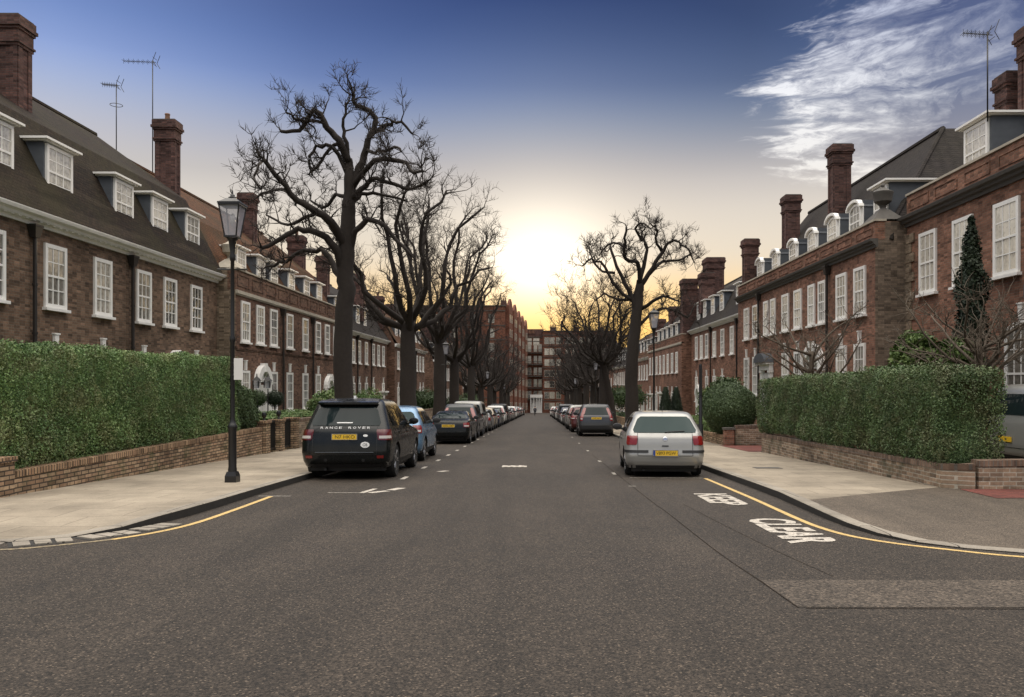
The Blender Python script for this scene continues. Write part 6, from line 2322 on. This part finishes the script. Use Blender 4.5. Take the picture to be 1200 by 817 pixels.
# the blue is paler to the left of the street, deeper to the right
lr = k.ramp(k.math('ADD', k.math('MULTIPLY', u, .5), .5), [(.2, (1.9, 1.85, 1.95)), (.36, (1.15, 1.15, 1.25)), (.5, (1, 1, 1)), (.63, (.7, .7, .7)), (.9, (.8, .8, .8))])
hb = k.math('MULTIPLY', k.n('ShaderNodeMapRange', {0: dz, 1: .24, 2: .34, 3: 0.0, 4: 1.0}).outputs[0], k.n('ShaderNodeMapRange', {0: dz, 1: .45, 2: .55, 3: 1.0, 4: 0.0}).outputs[0])
base = k.mix(1.0, base, k.mix(hb, (1, 1, 1), lr), 'MULTIPLY')
ds = k.n('ShaderNodeVectorMath', {0: d, 1: tuple(sun_dir)}, operation='DOT_PRODUCT').outputs['Value']
halo_dir = Vector((math.sin(R(.4)) * math.cos(R(6.3)), math.cos(R(.4)) * math.cos(R(6.3)), math.sin(R(6.3))))
dh = k.n('ShaderNodeVectorMath', {0: d, 1: tuple(halo_dir)}, operation='DOT_PRODUCT').outputs['Value']
# hidden horizon band: paler, cooler, and brightened to light fronts and panes
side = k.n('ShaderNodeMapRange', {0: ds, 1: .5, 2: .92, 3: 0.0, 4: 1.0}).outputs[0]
cool = k.ramp(dz, [(0, (.85, .72, .55)), (.12, (.92, .84, .72)), (.22, (.72, .70, .68)), (.3, (.42, .46, .56)), (.38, (.25, .34, .55)), (.46, (.3, .37, .55))] + HIGH_FILL)
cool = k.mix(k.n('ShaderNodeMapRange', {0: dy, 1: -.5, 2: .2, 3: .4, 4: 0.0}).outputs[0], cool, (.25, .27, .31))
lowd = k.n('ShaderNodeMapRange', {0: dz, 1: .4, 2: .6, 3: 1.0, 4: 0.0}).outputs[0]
cool2 = k.ramp(dz, [(0, (.85, .72, .55)), (.46, (.3, .37, .55))] + HIGH_FILL)
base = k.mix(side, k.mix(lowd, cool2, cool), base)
# white halo painted into the sky colour, above and left of the sun
g1 = k.math('POWER', k.math('MAXIMUM', dh, 0.0), 300.0)
g2 = k.math('POWER', k.math('MAXIMUM', dh, 0.0), 90.0)
base = k.mix(k.math('MULTIPLY', g2, .4, clamp=True), base, (1.0, .88, .70))
base = k.mix(1.0, base, k.mix(k.math('MULTIPLY', g1, 1.0, clamp=True), (0, 0, 0), (1.1, 1.0, .82)), 'ADD')
# low down the light burns yellow
lowy = k.math('MULTIPLY', k.n('ShaderNodeMapRange', {0: dz, 1: .06, 2: .165, 3: 1.0, 4: 0.0}, interpolation_type='SMOOTHSTEP').outputs[0], k.math('POWER', k.math('MAXIMUM', ds, 0.0), 13.0))
base = k.mix(k.math('MULTIPLY', lowy, .92, clamp=True), base, (1.22, .76, .22))
# cirrus: streaks swept back from a curved front edge
uv = k.n('ShaderNodeCombineXYZ', {0: u, 1: v}).outputs[0]
warp = k.noise(uv, 5.0, 4, .6)
# front edge u0(v): bulges to the left at v=.33
dv = k.math('SUBTRACT', v, .345)
u0 = k.math('ADD', k.math('MULTIPLY', k.math('MULTIPLY', dv, dv), 5.2), .305)
# the streaks fan out: they rise to the right high up and run level low down
sh = k.math('MULTIPLY', k.math('SUBTRACT', v, .27), 2.6)
vv = k.math('SUBTRACT', v, k.math('MULTIPLY', k.math('SUBTRACT', u, .3), k.math('MULTIPLY', sh, .55)))
suv = k.n('ShaderNodeCombineXYZ', {0: k.math('MULTIPLY', u, 2.2), 1: k.math('MULTIPLY', vv, 15.0), 2: k.math('MULTIPLY', warp, 1.0)}).outputs[0]
sn = k.noise(suv, 1.9, 9, .62, .7)
st1 = k.ramp(sn, [(.43, 0.0), (.52, .42), (.61, 1.0)])
fuv = k.n('ShaderNodeCombineXYZ', {0: k.math('MULTIPLY', u, 22), 1: k.math('MULTIPLY', vv, 70), 2: k.math('MULTIPLY', warp, 3.0)}).outputs[0]
# streaks run out past the front edge in fingers
e = k.math('SUBTRACT', u, k.math('ADD', u0, k.math('ADD', k.math('MULTIPLY', k.math('SUBTRACT', warp, .5), .12), k.math('MULTIPLY', k.math('SUBTRACT', sn, .5), -.42))))
edge = k.n('ShaderNodeMapRange', {0: e, 1: -.02, 2: .075, 3: 0.0, 4: 1.0}, interpolation_type='SMOOTHSTEP').outputs[0]
tail = k.n('ShaderNodeMapRange', {0: e, 1: .03, 2: .30, 3: 1.0, 4: .42}).outputs[0]
lowfade = k.n('ShaderNodeMapRange', {0: v, 1: .19, 2: .26, 3: 0.0, 4: 1.0}, interpolation_type='SMOOTHSTEP').outputs[0]
hifade = k.n('ShaderNodeMapRange', {0: v, 1: .55, 2: .9, 3: 1.0, 4: 0.0}, interpolation_type='SMOOTHSTEP').outputs[0]
front = k.n('ShaderNodeMapRange', {0: dy, 1: .1, 2: .4}).outputs[0]
st2 = k.ramp(k.noise(fuv, 1.0, 6, .7, .5), [(.36, .35), (.6, 1.2)])
lead = k.n('ShaderNodeMapRange', {0: e, 1: .0, 2: .09, 3: .42, 4: 0.0}).outputs[0]
cl = k.math('MULTIPLY', k.math('MULTIPLY', k.math('ADD', st1, lead), st2), k.math('MULTIPLY', edge, tail))
cl = k.math('MULTIPLY', cl, k.math('MULTIPLY', k.math('MULTIPLY', lowfade, hifade), front), clamp=True)
veil = k.math('MULTIPLY', k.math('MULTIPLY', edge, k.math('MULTIPLY', lowfade, hifade)), k.math('MULTIPLY', front, .5))
vcol = k.ramp(v, [(.2, (.36, .32, .31)), (.3, (.15, .155, .24)), (.42, (.095, .11, .23))])
base = k.mix(veil, base, vcol)
ccol = k.ramp(v, [(.2, (.9, .80, .66)), (.28, (.9, .88, .86)), (.36, (.9, .91, .95)), (.46, (.5, .54, .68))])
base = k.mix(cl, base, ccol)
# mottling added to the unseen bright dome, as thin high cloud
hc = k.ramp(k.noise(d, 2.6, 6, .6), [(.4, .82), (.7, 1.15)])
base = k.mix(k.n('ShaderNodeMapRange', {0: dz, 1: .45, 2: .6}).outputs[0], base, k.mix(1.0, base, hc, 'MULTIPLY'))
nish = k.n('ShaderNodeTexSky', sky_type='NISHITA', sun_disc=False, sun_elevation=SUN_EL, sun_rotation=SUN_AZ)
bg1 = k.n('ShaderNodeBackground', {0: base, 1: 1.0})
bg2 = k.n('ShaderNodeBackground', {0: k.mix(1.0, nish.outputs[0], (.07, .07, .07), 'MULTIPLY'), 1: 0.05})
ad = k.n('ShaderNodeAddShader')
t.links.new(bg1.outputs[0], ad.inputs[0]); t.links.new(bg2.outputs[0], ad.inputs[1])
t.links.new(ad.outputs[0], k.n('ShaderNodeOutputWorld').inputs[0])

sd = bpy.data.lights.new('sun', 'SUN')
sd.energy, sd.angle, sd.color = 2.2, R(.6), (1.0, .78, .5)
so_ = bpy.data.objects.new('sun', sd)
COL.objects.link(so_)
so_.rotation_euler = (-sun_dir).to_track_quat('-Z', 'Y').to_euler()

cam = bpy.data.cameras.new('camera')
co_ = bpy.data.objects.new('camera', cam)
COL.objects.link(co_)
co_.location = (0, 0, CAM_Z)
co_.rotation_euler = (R(90), 0, 0)
cam.sensor_fit, cam.sensor_width, cam.lens = 'HORIZONTAL', 36, F_PX / 1200 * 36
cam.shift_x, cam.shift_y = -(CX - 600) / 1200, (CY - 408.5) / 1200
cam.clip_start, cam.clip_end = .1, 3000
SC.camera = co_
SC.view_settings.view_transform, SC.view_settings.look = 'Standard', 'None'
SC.view_settings.exposure, SC.view_settings.gamma = 0.0, 1.0
SC.render.engine = 'CYCLES'
SC.cycles.max_bounces, SC.cycles.diffuse_bounces, SC.cycles.glossy_bounces = 6, 3, 3
SC.cycles.use_denoising = True
SC.cycles.caustics_reflective = SC.cycles.caustics_refractive = False
